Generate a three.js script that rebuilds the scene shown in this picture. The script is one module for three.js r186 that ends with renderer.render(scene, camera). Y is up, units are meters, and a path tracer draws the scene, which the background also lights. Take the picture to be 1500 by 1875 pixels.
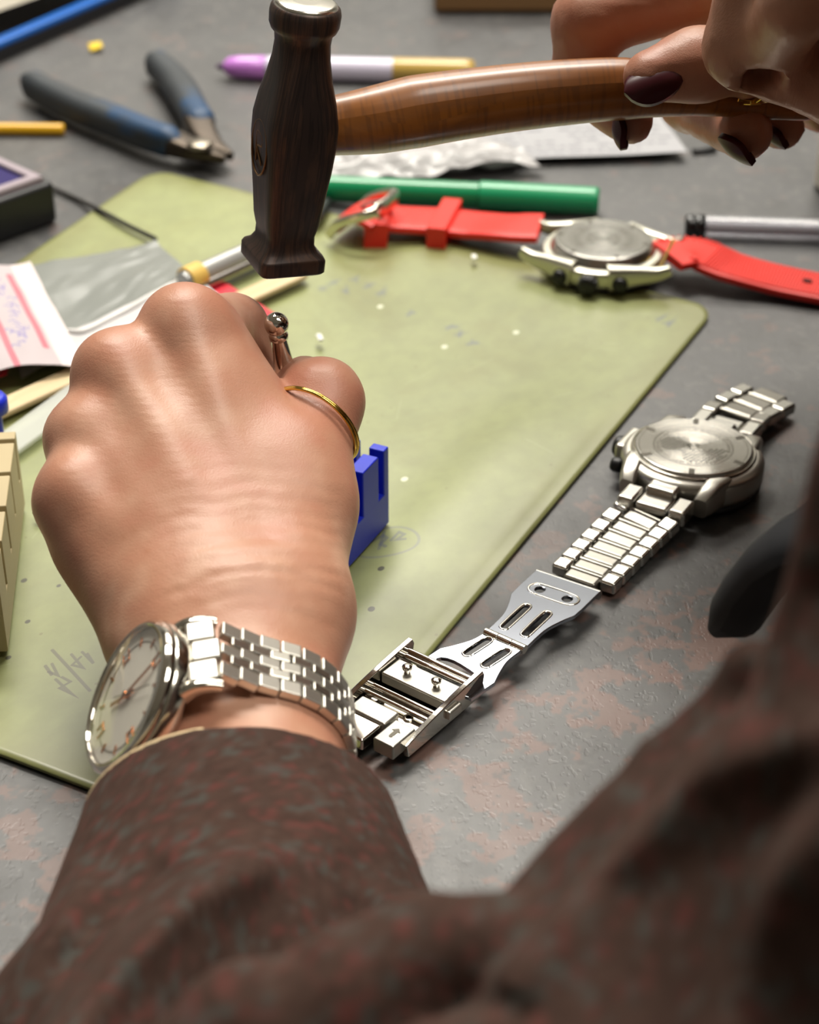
import * as THREE from 'three';
import { RoundedBoxGeometry } from 'three/addons/geometries/RoundedBoxGeometry.js';
import { mergeGeometries, mergeVertices, toCreasedNormals } from 'three/addons/utils/BufferGeometryUtils.js';
import { RectAreaLightUniformsLib } from 'three/addons/lights/RectAreaLightUniformsLib.js';

// ---------------------------------------------------------------- camera, light, exposure
const scene = new THREE.Scene();
const F = 3500, CX = 750, CY = 937.5, EYE = 0.29, PITCH = THREE.MathUtils.degToRad(32.5);
const camera = new THREE.PerspectiveCamera(2 * Math.atan(CY / F) * 180 / Math.PI, 0.8, 0.02, 20);
camera.position.set(0, EYE, 0);
camera.rotation.set(-PITCH, 0, 0);
camera.focus = 0.465;
camera.userData.fStop = 15;
const renderer = new THREE.WebGLRenderer({ antialias: true });
renderer.toneMapping = THREE.LinearToneMapping;
renderer.toneMappingExposure = 0.60;
renderer.shadowMap.enabled = true;
scene.background = new THREE.Color(0x000000);
RectAreaLightUniformsLib.init();
// ceiling lamps: [x, z, width (x), depth (z), radiance]
const LAMPS = [[0.10, -2.36, 1.3, 1.24, 7], [-0.10, -1.25, 1.1, 0.42, 54], [0.75, -0.10, 1.1, 0.5, 22]];
const LAMP_COLOR = new THREE.Color(1.0, 0.95, 0.86);
const CEILING = 1.7, FLOOR = -0.95;

// ---------------------------------------------------------------- helpers
const V = (x, y, z) => new THREE.Vector3(x, y, z);
const FWD = V(0, -Math.sin(PITCH), -Math.cos(PITCH)), UPV = V(0, Math.cos(PITCH), -Math.sin(PITCH));
// a point of the place at depth d (metres along the lens axis) and the photograph's pixel
const P = (px, py, d) => V(0, EYE, 0).add(V((px - CX) / F * d, 0, 0)).addScaledVector(UPV, (CY - py) / F * d).addScaledVector(FWD, d);
// the point at height h above the bench
function T(px, py, h = 0) {
  const r = P(px, py, 1).sub(V(0, EYE, 0));
  return V(0, EYE, 0).addScaledVector(r, (h - EYE) / r.y);
}
const lerp = (a, b, t) => a + (b - a) * t, clamp = (x, a, b) => Math.min(b, Math.max(a, x));
const sstep = (a, b, x) => { const t = clamp((x - a) / (b - a), 0, 1); return t * t * (3 - 2 * t); };
function rng(seed) { let s = seed >>> 0; return () => { s = (s + 0x6d2b79f5) >>> 0; let t = Math.imul(s ^ (s >>> 15), 1 | s); t = (t + Math.imul(t ^ (t >>> 7), 61 | t)) ^ t; return ((t ^ (t >>> 14)) >>> 0) / 4294967296; }; }
function h3(x, y, z) { let n = Math.imul(x, 374761393) ^ Math.imul(y, 668265263) ^ Math.imul(z, 1274126177); n = Math.imul(n ^ (n >>> 13), 1274126177); return ((n ^ (n >>> 16)) >>> 0) / 4294967296; }
function noise3(x, y, z) {   // value noise, 0..1
  const X = Math.floor(x), Y = Math.floor(y), Z = Math.floor(z); let u = x - X, v = y - Y, w = z - Z;
  u = u * u * (3 - 2 * u); v = v * v * (3 - 2 * v); w = w * w * (3 - 2 * w);
  const L = (a, b, t) => a + (b - a) * t;
  return L(L(L(h3(X, Y, Z), h3(X + 1, Y, Z), u), L(h3(X, Y + 1, Z), h3(X + 1, Y + 1, Z), u), v), L(L(h3(X, Y, Z + 1), h3(X + 1, Y, Z + 1), u), L(h3(X, Y + 1, Z + 1), h3(X + 1, Y + 1, Z + 1), u), v), w);
}
function tnoise(x, y, per, seed) {   // 2-D value noise that repeats every per cells
  const X = Math.floor(x), Y = Math.floor(y); let u = x - X, v = y - Y; u = u * u * (3 - 2 * u); v = v * v * (3 - 2 * v);
  const m = (i) => ((i % per) + per) % per, a = m(X), b = m(X + 1), c = m(Y), d = m(Y + 1);
  const p = h3(a, c, seed), q = h3(b, c, seed), r = h3(a, d, seed), s = h3(b, d, seed);
  return (p + (q - p) * u) * (1 - v) + (r + (s - r) * u) * v;
}
const tfbm = (u, v, f, oct, seed) => { let s = 0, a = 0.5, t = 0; for (let i = 0; i < oct; i++) { s += a * tnoise(u * f, v * f, f, seed + i); t += a; a *= 0.55; f *= 2; } return s / t; };

function texture(w, h, fn, { srgb = false, rx = 1, ry = 1, wrap = true } = {}) {   // fn(u, v) -> [r, g, b] in 0..1 (or one value)
  const data = new Uint8Array(w * h * 4);
  for (let y = 0; y < h; y++) for (let x = 0; x < w; x++) {
    const c = fn((x + 0.5) / w, (y + 0.5) / h), i = (y * w + x) * 4;
    if (typeof c === 'number') data[i] = data[i + 1] = data[i + 2] = clamp(c, 0, 1) * 255; else { data[i] = clamp(c[0], 0, 1) * 255; data[i + 1] = clamp(c[1], 0, 1) * 255; data[i + 2] = clamp(c[2], 0, 1) * 255; }
    data[i + 3] = 255;
  }
  const t = new THREE.DataTexture(data, w, h, THREE.RGBAFormat);
  t.magFilter = THREE.LinearFilter; t.minFilter = THREE.LinearFilter;
  if (wrap) t.wrapS = t.wrapT = THREE.RepeatWrapping;
  t.repeat.set(rx, ry); if (srgb) t.colorSpace = THREE.SRGBColorSpace; t.needsUpdate = true;
  return t;
}
function canvasTexture(w, h, draw, srgb = true) {
  const c = document.createElement('canvas'); c.width = w; c.height = h; const g = c.getContext('2d'); draw(g, w, h);
  const t = new THREE.CanvasTexture(c); if (srgb) t.colorSpace = THREE.SRGBColorSpace; return t;
}
const mat = (color, roughness = 0.5, metalness = 0, extra = {}) => new THREE.MeshStandardMaterial({ color, roughness, metalness, ...extra });
const pmat = (color, roughness = 0.5, metalness = 0, extra = {}) => new THREE.MeshPhysicalMaterial({ color, roughness, metalness, ...extra });

const used = {};
function numbered(n) { used[n] = (used[n] ?? -1) + 1; return used[n] ? n + '_' + String(used[n]).padStart(3, '0') : n; }
function tag(o, label, category, group, kind) { if (label) o.userData.label = label; if (category) o.userData.category = category; if (group) o.userData.group = group; if (kind) o.userData.kind = kind; return o; }
function thing(name, label, category, pos = V(0, 0, 0), turn = 0, group) {
  const o = new THREE.Group(); o.name = numbered(name); o.position.copy(pos); o.rotation.y = turn; scene.add(o); o.updateMatrixWorld(true);
  return tag(o, label, category, group);
}
function flat(geos) { const l = [].concat(geos).map((g) => { const q = g.index ? g.toNonIndexed() : g; for (const k of Object.keys(q.attributes)) if (!['position', 'normal', 'uv'].includes(k)) q.deleteAttribute(k); return q; }); return l.length > 1 ? mergeGeometries(l) : l[0]; }
// part(): a mesh under parent whose geometry is given in the parent's own frame; world(): one whose geometry is given in the world's frame
function part(name, geo, m, parent = scene) {
  const o = new THREE.Mesh(Array.isArray(geo) ? flat(geo) : geo, m); o.name = parent === scene ? numbered(name) : name; o.castShadow = o.receiveShadow = true; parent.add(o); return o;
}
function world(name, geo, m, parent) {
  const g = Array.isArray(geo) ? flat(geo) : geo;
  if (parent && parent !== scene) { parent.updateWorldMatrix(true, false); g.applyMatrix4(parent.matrixWorld.clone().invert()); }
  return part(name, g, m, parent);
}
function worldThing(name, label, category, geo, m, group) {   // one mesh that is a thing: its origin goes to its base
  const g = Array.isArray(geo) ? flat(geo) : geo; g.computeBoundingBox(); const b = g.boundingBox, o = V((b.min.x + b.max.x) / 2, b.min.y, (b.min.z + b.max.z) / 2);
  g.translate(-o.x, -o.y, -o.z); const me = part(name, g, m); me.position.copy(o); me.updateMatrixWorld(true);
  return tag(me, label, category, group);
}
const rbox = (w, h, d, r = 0.0005, seg = 2) => new RoundedBoxGeometry(w, h, d, seg, Math.min(r, w / 2.01, h / 2.01, d / 2.01));
const lathe = (pts, seg = 32) => new THREE.LatheGeometry(pts.map(([r, y]) => new THREE.Vector2(r, y)), seg);
function basis(x, y, z, p) { return new THREE.Matrix4().makeBasis(x, y, z).setPosition(p); }
// a frame at p whose x runs along dir and whose y is as near up as it can be
function frame(p, dir, up = V(0, 1, 0)) { const x = dir.clone().normalize(), z = x.clone().cross(up).normalize(), y = z.clone().cross(x); return basis(x, y, z, p); }
function along(geo, a, b, up) {   // a geometry whose y axis runs from 0 to its length, laid from a towards b
  const y = b.clone().sub(a).normalize(), t = up ?? (Math.abs(y.y) > 0.9 ? V(1, 0, 0) : V(0, 1, 0)), x = y.clone().cross(t).normalize(), z = x.clone().cross(y);
  return geo.applyMatrix4(basis(x, y, z, a));
}
const xf = (geo, m) => geo.applyMatrix4(m);
function loft(rings, caps = true) {   // rings: arrays of equal length of Vector3, closed
  const n = rings[0].length, pos = [], uv = [], idx = [];
  let dist = 0;
  rings.forEach((r, j) => {
    if (j) dist += r[0].distanceTo(rings[j - 1][0]);
    let c = 0;
    for (let i = 0; i <= n; i++) { const p = r[i % n]; if (i) c += p.distanceTo(r[i - 1]); pos.push(p.x, p.y, p.z); uv.push(c, dist); }
  });
  const w = n + 1;
  for (let j = 0; j + 1 < rings.length; j++) for (let i = 0; i < n; i++) { const a = j * w + i, b = a + 1, c = a + w, d = c + 1; idx.push(a, b, c, b, d, c); }
  if (caps) for (const [j, flip] of [[0, true], [rings.length - 1, false]]) {
    const c = rings[j].reduce((s, p) => s.add(p), V(0, 0, 0)).divideScalar(n), k = pos.length / 3; pos.push(c.x, c.y, c.z); uv.push(0, 0);
    for (let i = 0; i <= n; i++) { const p = rings[j][i % n]; pos.push(p.x, p.y, p.z); uv.push(p.x, p.z); }
    for (let i = 0; i < n; i++) flip ? idx.push(k, k + 2 + i, k + 1 + i) : idx.push(k, k + 1 + i, k + 2 + i);
  }
  const g = new THREE.BufferGeometry(); g.setAttribute('position', new THREE.Float32BufferAttribute(pos, 3)); g.setAttribute('uv', new THREE.Float32BufferAttribute(uv, 2)); g.setIndex(idx); g.computeVertexNormals();
  // outward check by signed volume
  let vol = 0; const A = V(), B = V(), C = V();
  for (let i = 0; i < idx.length; i += 3) { A.fromArray(pos, idx[i] * 3); B.fromArray(pos, idx[i + 1] * 3); C.fromArray(pos, idx[i + 2] * 3); vol += A.dot(B.cross(C)); }
  if (vol < 0) { for (let i = 0; i < idx.length; i += 3) [idx[i], idx[i + 1]] = [idx[i + 1], idx[i]]; g.setIndex(idx); g.computeVertexNormals(); }
  return g;
}
// superellipse ring: half sizes a (along X), b (along Y), exponent e (2 round, 6 nearly square), turned by rot
function ring(c, X, Y, a, b, e = 2, n = 32, rot = 0) {
  const out = [];
  for (let i = 0; i < n; i++) {
    const t = i / n * 2 * Math.PI, ct = Math.cos(t), st = Math.sin(t), u = a * Math.sign(ct) * Math.pow(Math.abs(ct), 2 / e), v = b * Math.sign(st) * Math.pow(Math.abs(st), 2 / e), cr = Math.cos(rot), sr = Math.sin(rot);
    out.push(c.clone().addScaledVector(X, u * cr - v * sr).addScaledVector(Y, u * sr + v * cr));
  }
  return out;
}
// a swept bar through points; size(t) -> [half width sideways, half height, exponent]
function sweep(points, size, up = V(0, 1, 0), n = 24, steps = 40) {
  const curve = new THREE.CatmullRomCurve3(points, false, 'centripetal'), rings = [];
  for (let i = 0; i <= steps; i++) {
    const t = i / steps, c = curve.getPointAt(t), d = curve.getTangentAt(t), X = d.clone().cross(up).normalize(), Y = X.clone().cross(d).normalize(), [a, b, e] = size(t);
    rings.push(ring(c, X, Y, a, b, e ?? 2, n));
  }
  return loft(rings);
}
const tube = (points, r, seg = 40, n = 10) => sweep(points, (t) => { const e = Math.min(t, 1 - t) * seg; const k = e < 0.5 ? 0.8 : 1; return [r * k, r * k, 2]; }, V(0, 1, 0.001).normalize(), n, seg);
function plate(pts, thick, { bevel = 0.0002, holes = [], curve = 4 } = {}) {   // outline in (x, z), lying flat, its underside at y = 0
  const s = pts instanceof THREE.Shape ? pts : new THREE.Shape(pts.map(([x, z]) => new THREE.Vector2(x, -z)));
  for (const h of holes) s.holes.push(h instanceof THREE.Path ? h : new THREE.Path(h.map(([x, z]) => new THREE.Vector2(x, -z))));
  const b = Math.min(bevel, thick / 3), g = new THREE.ExtrudeGeometry(s, { depth: thick - 2 * b, bevelEnabled: b > 0, bevelThickness: b, bevelSize: b, bevelOffset: -b, bevelSegments: 1, curveSegments: curve * 4 });
  g.translate(0, 0, b); g.rotateX(-Math.PI / 2); return g;
}
function stadium(cx, cz, halfLen, r, ang = 0, n = 8) { const o = []; for (const s of [1, -1]) for (let i = 0; i <= n; i++) { const a = (s > 0 ? -Math.PI / 2 : Math.PI / 2) + i / n * Math.PI; const x = s * halfLen + r * Math.cos(a), z = r * Math.sin(a); o.push([cx + x * Math.cos(ang) - z * Math.sin(ang), cz + x * Math.sin(ang) + z * Math.cos(ang)]); } return o; }
// a thin crumpled sheet on a quadrilateral (corners in the world), h(u, v) lifts it
function sheet(c, thick, lift, nu = 24, nv = 24) {
  const top = [], rows = (s) => { for (let j = 0; j <= nv; j++) for (let i = 0; i <= nu; i++) { const u = i / nu, v = j / nv, p = c[0].clone().lerp(c[1], u).lerp(c[3].clone().lerp(c[2], u), v); p.y += lift(u, v) + s * thick; top.push(p.x, p.y, p.z); uv.push(u, v); } }, uv = [], idx = [];
  rows(1); rows(0);
  const w = nu + 1, o = w * (nv + 1);
  const q = (a, b, d, e) => idx.push(a, b, d, b, e, d);
  for (let j = 0; j < nv; j++) for (let i = 0; i < nu; i++) { const a = j * w + i; q(a, a + 1, a + w, a + w + 1); q(o + a + 1, o + a, o + a + w + 1, o + a + w); }
  for (let i = 0; i < nu; i++) { q(o + i, o + i + 1, i, i + 1); const a = nv * w + i; q(a, a + 1, o + a, o + a + 1); }
  for (let j = 0; j < nv; j++) { const a = j * w; q(o + a + w, o + a, a + w, a); const b = a + nu; q(o + b, o + b + w, b, b + w); }
  const g = new THREE.BufferGeometry(); g.setAttribute('position', new THREE.Float32BufferAttribute(top, 3)); g.setAttribute('uv', new THREE.Float32BufferAttribute(uv, 2)); g.setIndex(idx); g.computeVertexNormals();
  const n = g.attributes.normal; if (n.getY(Math.floor(w * (nv / 2)) + (nu >> 1)) < 0) { for (let i = 0; i < idx.length; i += 3) [idx[i], idx[i + 1]] = [idx[i + 1], idx[i]]; g.setIndex(idx); g.computeVertexNormals(); }
  return g;
}
// ------------------------------------------------------------ implicit bodies
const smin = (a, b, k) => { const h = Math.max(k - Math.abs(a - b), 0) / k; return Math.min(a, b) - h * h * k * 0.25; };
const smax = (a, b, k) => -smin(-a, -b, k);
function cone(a, b, ra, rb) {   // tapered capsule
  const dx = b.x - a.x, dy = b.y - a.y, dz = b.z - a.z, l2 = dx * dx + dy * dy + dz * dz || 1e-12;
  return (x, y, z) => { const px = x - a.x, py = y - a.y, pz = z - a.z, t = clamp((px * dx + py * dy + pz * dz) / l2, 0, 1), ex = px - dx * t, ey = py - dy * t, ez = pz - dz * t; return Math.sqrt(ex * ex + ey * ey + ez * ez) - (ra + (rb - ra) * t); };
}
function ellipsoid(c, X, Y, Z, a, b, d) {
  const m = Math.min(a, b, d);
  return (x, y, z) => { const p = x - c.x, q = y - c.y, r = z - c.z, u = (p * X.x + q * X.y + r * X.z) / a, v = (p * Y.x + q * Y.y + r * Y.z) / b, w = (p * Z.x + q * Z.y + r * Z.z) / d; return (Math.sqrt(u * u + v * v + w * w) - 1) * m; };
}
function ecapsule(a, b, X, ax, ay, bx, by) {   // capsule of elliptical section, X sideways; half sizes (ax, ay) at a, (bx, by) at b
  const d = b.clone().sub(a), L = d.length(), D = d.clone().normalize(), XX = X.clone().addScaledVector(D, -X.dot(D)).normalize(), YY = D.clone().cross(XX);
  return (x, y, z) => {
    const p = x - a.x, q = y - a.y, r = z - a.z, s = p * D.x + q * D.y + r * D.z, t = clamp(s / L, 0, 1), u = p * XX.x + q * XX.y + r * XX.z, v = p * YY.x + q * YY.y + r * YY.z, e = s - t * L, A = ax + (bx - ax) * t, B = ay + (by - ay) * t, m = Math.min(A, B);
    return (Math.sqrt((u / A) ** 2 + (v / B) ** 2 + (e / m) ** 2) - 1) * m;
  };
}
function surface(f, lo, hi, cell) {   // surface nets
  const nx = Math.ceil((hi.x - lo.x) / cell) + 1, ny = Math.ceil((hi.y - lo.y) / cell) + 1, nz = Math.ceil((hi.z - lo.z) / cell) + 1, g = new Float32Array(nx * ny * nz), B = 6;
  for (let bz = 0; bz < nz; bz += B) for (let by = 0; by < ny; by += B) for (let bx = 0; bx < nx; bx += B) {
    const c = f(lo.x + (bx + B / 2) * cell, lo.y + (by + B / 2) * cell, lo.z + (bz + B / 2) * cell), far = Math.abs(c) > B * cell * 1.9;
    for (let z = bz; z < Math.min(nz, bz + B); z++) for (let y = by; y < Math.min(ny, by + B); y++) for (let x = bx; x < Math.min(nx, bx + B); x++) g[(z * ny + y) * nx + x] = far ? c : f(lo.x + x * cell, lo.y + y * cell, lo.z + z * cell);
  }
  const id = new Int32Array(nx * ny * nz).fill(-1), pos = [], idx = [], sx = 1, sy = nx, sz = nx * ny, corner = [0, sx, sy, sx + sy, sz, sx + sz, sy + sz, sx + sy + sz], edges = [[0, 1], [2, 3], [4, 5], [6, 7], [0, 2], [1, 3], [4, 6], [5, 7], [0, 4], [1, 5], [2, 6], [3, 7]];
  for (let z = 0; z < nz - 1; z++) for (let y = 0; y < ny - 1; y++) for (let x = 0; x < nx - 1; x++) {
    const o = (z * ny + y) * nx + x; let m = 0; for (let k = 0; k < 8; k++) if (g[o + corner[k]] < 0) m |= 1 << k;
    if (m === 0 || m === 255) continue;
    let n = 0, X = 0, Y = 0, Z = 0;
    for (const [a, b] of edges) { if (((m >> a) & 1) === ((m >> b) & 1)) continue; const ga = g[o + corner[a]], gb = g[o + corner[b]], t = ga / (ga - gb); X += lerp(a & 1, b & 1, t); Y += lerp((a >> 1) & 1, (b >> 1) & 1, t); Z += lerp(a >> 2, b >> 2, t); n++; }
    id[o] = pos.length / 3; pos.push(lo.x + (x + X / n) * cell, lo.y + (y + Y / n) * cell, lo.z + (z + Z / n) * cell);
  }
  const quad = (a, b, c, d, flip) => { if (a < 0 || b < 0 || c < 0 || d < 0) return; flip ? idx.push(a, c, b, b, c, d) : idx.push(a, b, c, b, d, c); };
  for (let z = 1; z < nz - 1; z++) for (let y = 1; y < ny - 1; y++) for (let x = 1; x < nx - 1; x++) {
    const o = (z * ny + y) * nx + x, s = g[o] < 0;
    if (s !== g[o + sx] < 0) quad(id[o - sy - sz], id[o - sz], id[o - sy], id[o], !s);
    if (s !== g[o + sy] < 0) quad(id[o - sx - sz], id[o - sz], id[o - sx], id[o], s);
    if (s !== g[o + sz] < 0) quad(id[o - sx - sy], id[o - sy], id[o - sx], id[o], !s);
  }
  const G = new THREE.BufferGeometry(); G.setAttribute('position', new THREE.Float32BufferAttribute(pos, 3)); G.setIndex(idx); G.computeVertexNormals();
  return G;
}
function paint(g, fn) { const p = g.attributes.position, n = g.attributes.normal, c = new Float32Array(p.count * 3); for (let i = 0; i < p.count; i++) { const v = fn(p.getX(i), p.getY(i), p.getZ(i), n.getX(i), n.getY(i), n.getZ(i)); c[i * 3] = v[0]; c[i * 3 + 1] = v[1]; c[i * 3 + 2] = v[2]; } g.setAttribute('color', new THREE.BufferAttribute(c, 3)); return g; }
const lin = (hex) => new THREE.Color(hex).toArray();
const mixc = (a, b, t) => [lerp(a[0], b[0], t), lerp(a[1], b[1], t), lerp(a[2], b[2], t)];
// ---------------------------------------------------------------- the room
const R = { x0: -2.2, x1: 2.4, z0: -3.2, z1: 2.2 }, mWall = mat(0xb7b6b1, 0.9), mCeil = mat(0xdedad0, 0.95), mFloor = mat(0x6b6259, 0.7);
function struct(name, geo, m) { const o = part(name, geo, m); o.userData.kind = 'structure'; return o; }
{
  const W = R.x1 - R.x0, D = R.z1 - R.z0, H = CEILING - FLOOR, mx = (R.x0 + R.x1) / 2, mz = (R.z0 + R.z1) / 2, my = (CEILING + FLOOR) / 2, t = 0.1;
  struct('floor', new THREE.BoxGeometry(W + 0.2, t, D + 0.2).translate(mx, FLOOR - t / 2, mz), mFloor);
  struct('ceiling', new THREE.BoxGeometry(W + 0.2, t, D + 0.2).translate(mx, CEILING + t / 2, mz), mCeil);
  struct('wall_back', new THREE.BoxGeometry(W + 0.2, H, t).translate(mx, my, R.z0 - t / 2), mWall);
  struct('wall_front', new THREE.BoxGeometry(W + 0.2, H, t).translate(mx, my, R.z1 + t / 2), mWall);
  struct('wall_left', new THREE.BoxGeometry(t, H, D).translate(R.x0 - t / 2, my, mz), mWall);
  struct('wall_right', new THREE.BoxGeometry(t, H, D).translate(R.x1 + t / 2, my, mz), mWall);
}
const mGlow = mat(0xffffff, 0.6, 0, { emissive: LAMP_COLOR, emissiveIntensity: 2.5 }), mHousing = mat(0xe8e6e0, 0.5);
LAMPS.forEach(([x, z, w, d, e], i) => {
  const t = thing('ceiling_light', ['white ceiling light panel over the far end of the bench', 'white ceiling light panel above the bench itself', 'white ceiling light panel behind the seated person'][i], 'light', V(x, CEILING - 0.04, z));
  part('housing', rbox(w + 0.06, 0.036, d + 0.06, 0.008).translate(0, 0.02, 0), mHousing, t);
  part('diffuser', rbox(w, 0.012, d, 0.003), mGlow, t);
  const l = new THREE.RectAreaLight(LAMP_COLOR, e, w, d); l.position.set(x, CEILING - 0.05, z); l.rotation.x = -Math.PI / 2; l.castShadow = true; l.name = 'ceiling_light_source'; scene.add(l);
});

// ---------------------------------------------------------------- the bench
const BX0 = -1.1, BX1 = 0.235, BZ0 = -1.25, BZ1 = 0.55;
const MX0 = -0.5, MX1 = 0.335, MZ0 = -1.2, MZ1 = 0.0;
const benchMap = texture(2048, 2048, (u, v) => {
  const x = lerp(MX0, MX1, u), z = lerp(MZ0, MZ1, v);
  const big = tfbm(u, v, 9, 5, 11), mid = tfbm(u, v * 1.4, 95, 5, 23), fine = tfbm(u, v * 1.4, 260, 4, 37);
  const rust = clamp(sstep(-0.62, -0.42, z) * sstep(-0.02, 0.1, x) + sstep(-0.42, -0.34, z) + 0.12, 0, 1);   // the near and the right side are worn through to the red primer
  const m = sstep(0.545, 0.60, mid * 0.66 + big * 0.19 + fine * 0.15 + (rust - 0.75) * 0.08) * (0.25 + 0.75 * rust);
  let c = mixc([0.032, 0.032, 0.0325], [0.058, 0.057, 0.056], sstep(0.3, 0.7, big));
  c = mixc(c, [0.11, 0.105, 0.095], sstep(0.55, 0.75, fine) * 0.35);
  c = mixc(c, [0.135, 0.064, 0.046], m * 0.75);
  const pit = sstep(0.68, 0.76, tfbm(u, v * 1.4, 300, 3, 71)) * (0.3 + 0.7 * rust);
  c = mixc(c, [0.03, 0.028, 0.026], pit * 0.7);
  return c.map((q) => Math.pow(q, 1 / 2.2));
}, { srgb: true, wrap: false });
benchMap.wrapS = benchMap.wrapT = THREE.MirroredRepeatWrapping;
const benchRough = texture(1024, 1024, (u, v) => { const m = tfbm(u, v, 24, 5, 23), f = tfbm(u, v, 120, 3, 5); return 0.24 + 0.30 * m + 0.16 * f; });
const benchBump = texture(1024, 1024, (u, v) => { const f = tfbm(u, v, 60, 4, 91), p = tfbm(u, v, 130, 2, 3); return 0.5 * f + 0.5 * (1 - sstep(0.62, 0.75, p)); }, { rx: 6, ry: 6 });
const mBench = pmat(0xffffff, 1, 0, { ior: 1.75, map: benchMap, roughnessMap: benchRough, bumpMap: benchBump, bumpScale: 0.00005 });
{
  const t = thing('workbench', 'dark grey painted workbench worn to reddish patches, strewn with watch tools', 'workbench', V((BX0 + BX1) / 2, FLOOR, (BZ0 + BZ1) / 2));
  const top = new THREE.BoxGeometry(BX1 - BX0, 0.04, BZ1 - BZ0).translate((BX0 + BX1) / 2, -0.02, (BZ0 + BZ1) / 2);
  const p = top.attributes.position, uv = top.attributes.uv; for (let i = 0; i < p.count; i++) uv.setXY(i, (p.getX(i) - MX0) / (MX1 - MX0), (p.getZ(i) - MZ0) / (MZ1 - MZ0));
  world('bench_top', top, mBench, t);
  const wood = mat(0x6e4a2c, 0.6);
  for (const x of [BX0 + 0.06, BX1 - 0.06]) for (const z of [BZ0 + 0.06, BZ1 - 0.06]) world('leg', rbox(0.07, -0.04 - FLOOR, 0.07, 0.004).translate(x, (-0.04 + FLOOR) / 2, z), wood, t);
  for (const x of [BX0 + 0.06, BX1 - 0.06]) world('rail', rbox(0.03, 0.09, BZ1 - BZ0 - 0.2, 0.003).translate(x, -0.086, (BZ0 + BZ1) / 2), wood, t);
}

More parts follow.
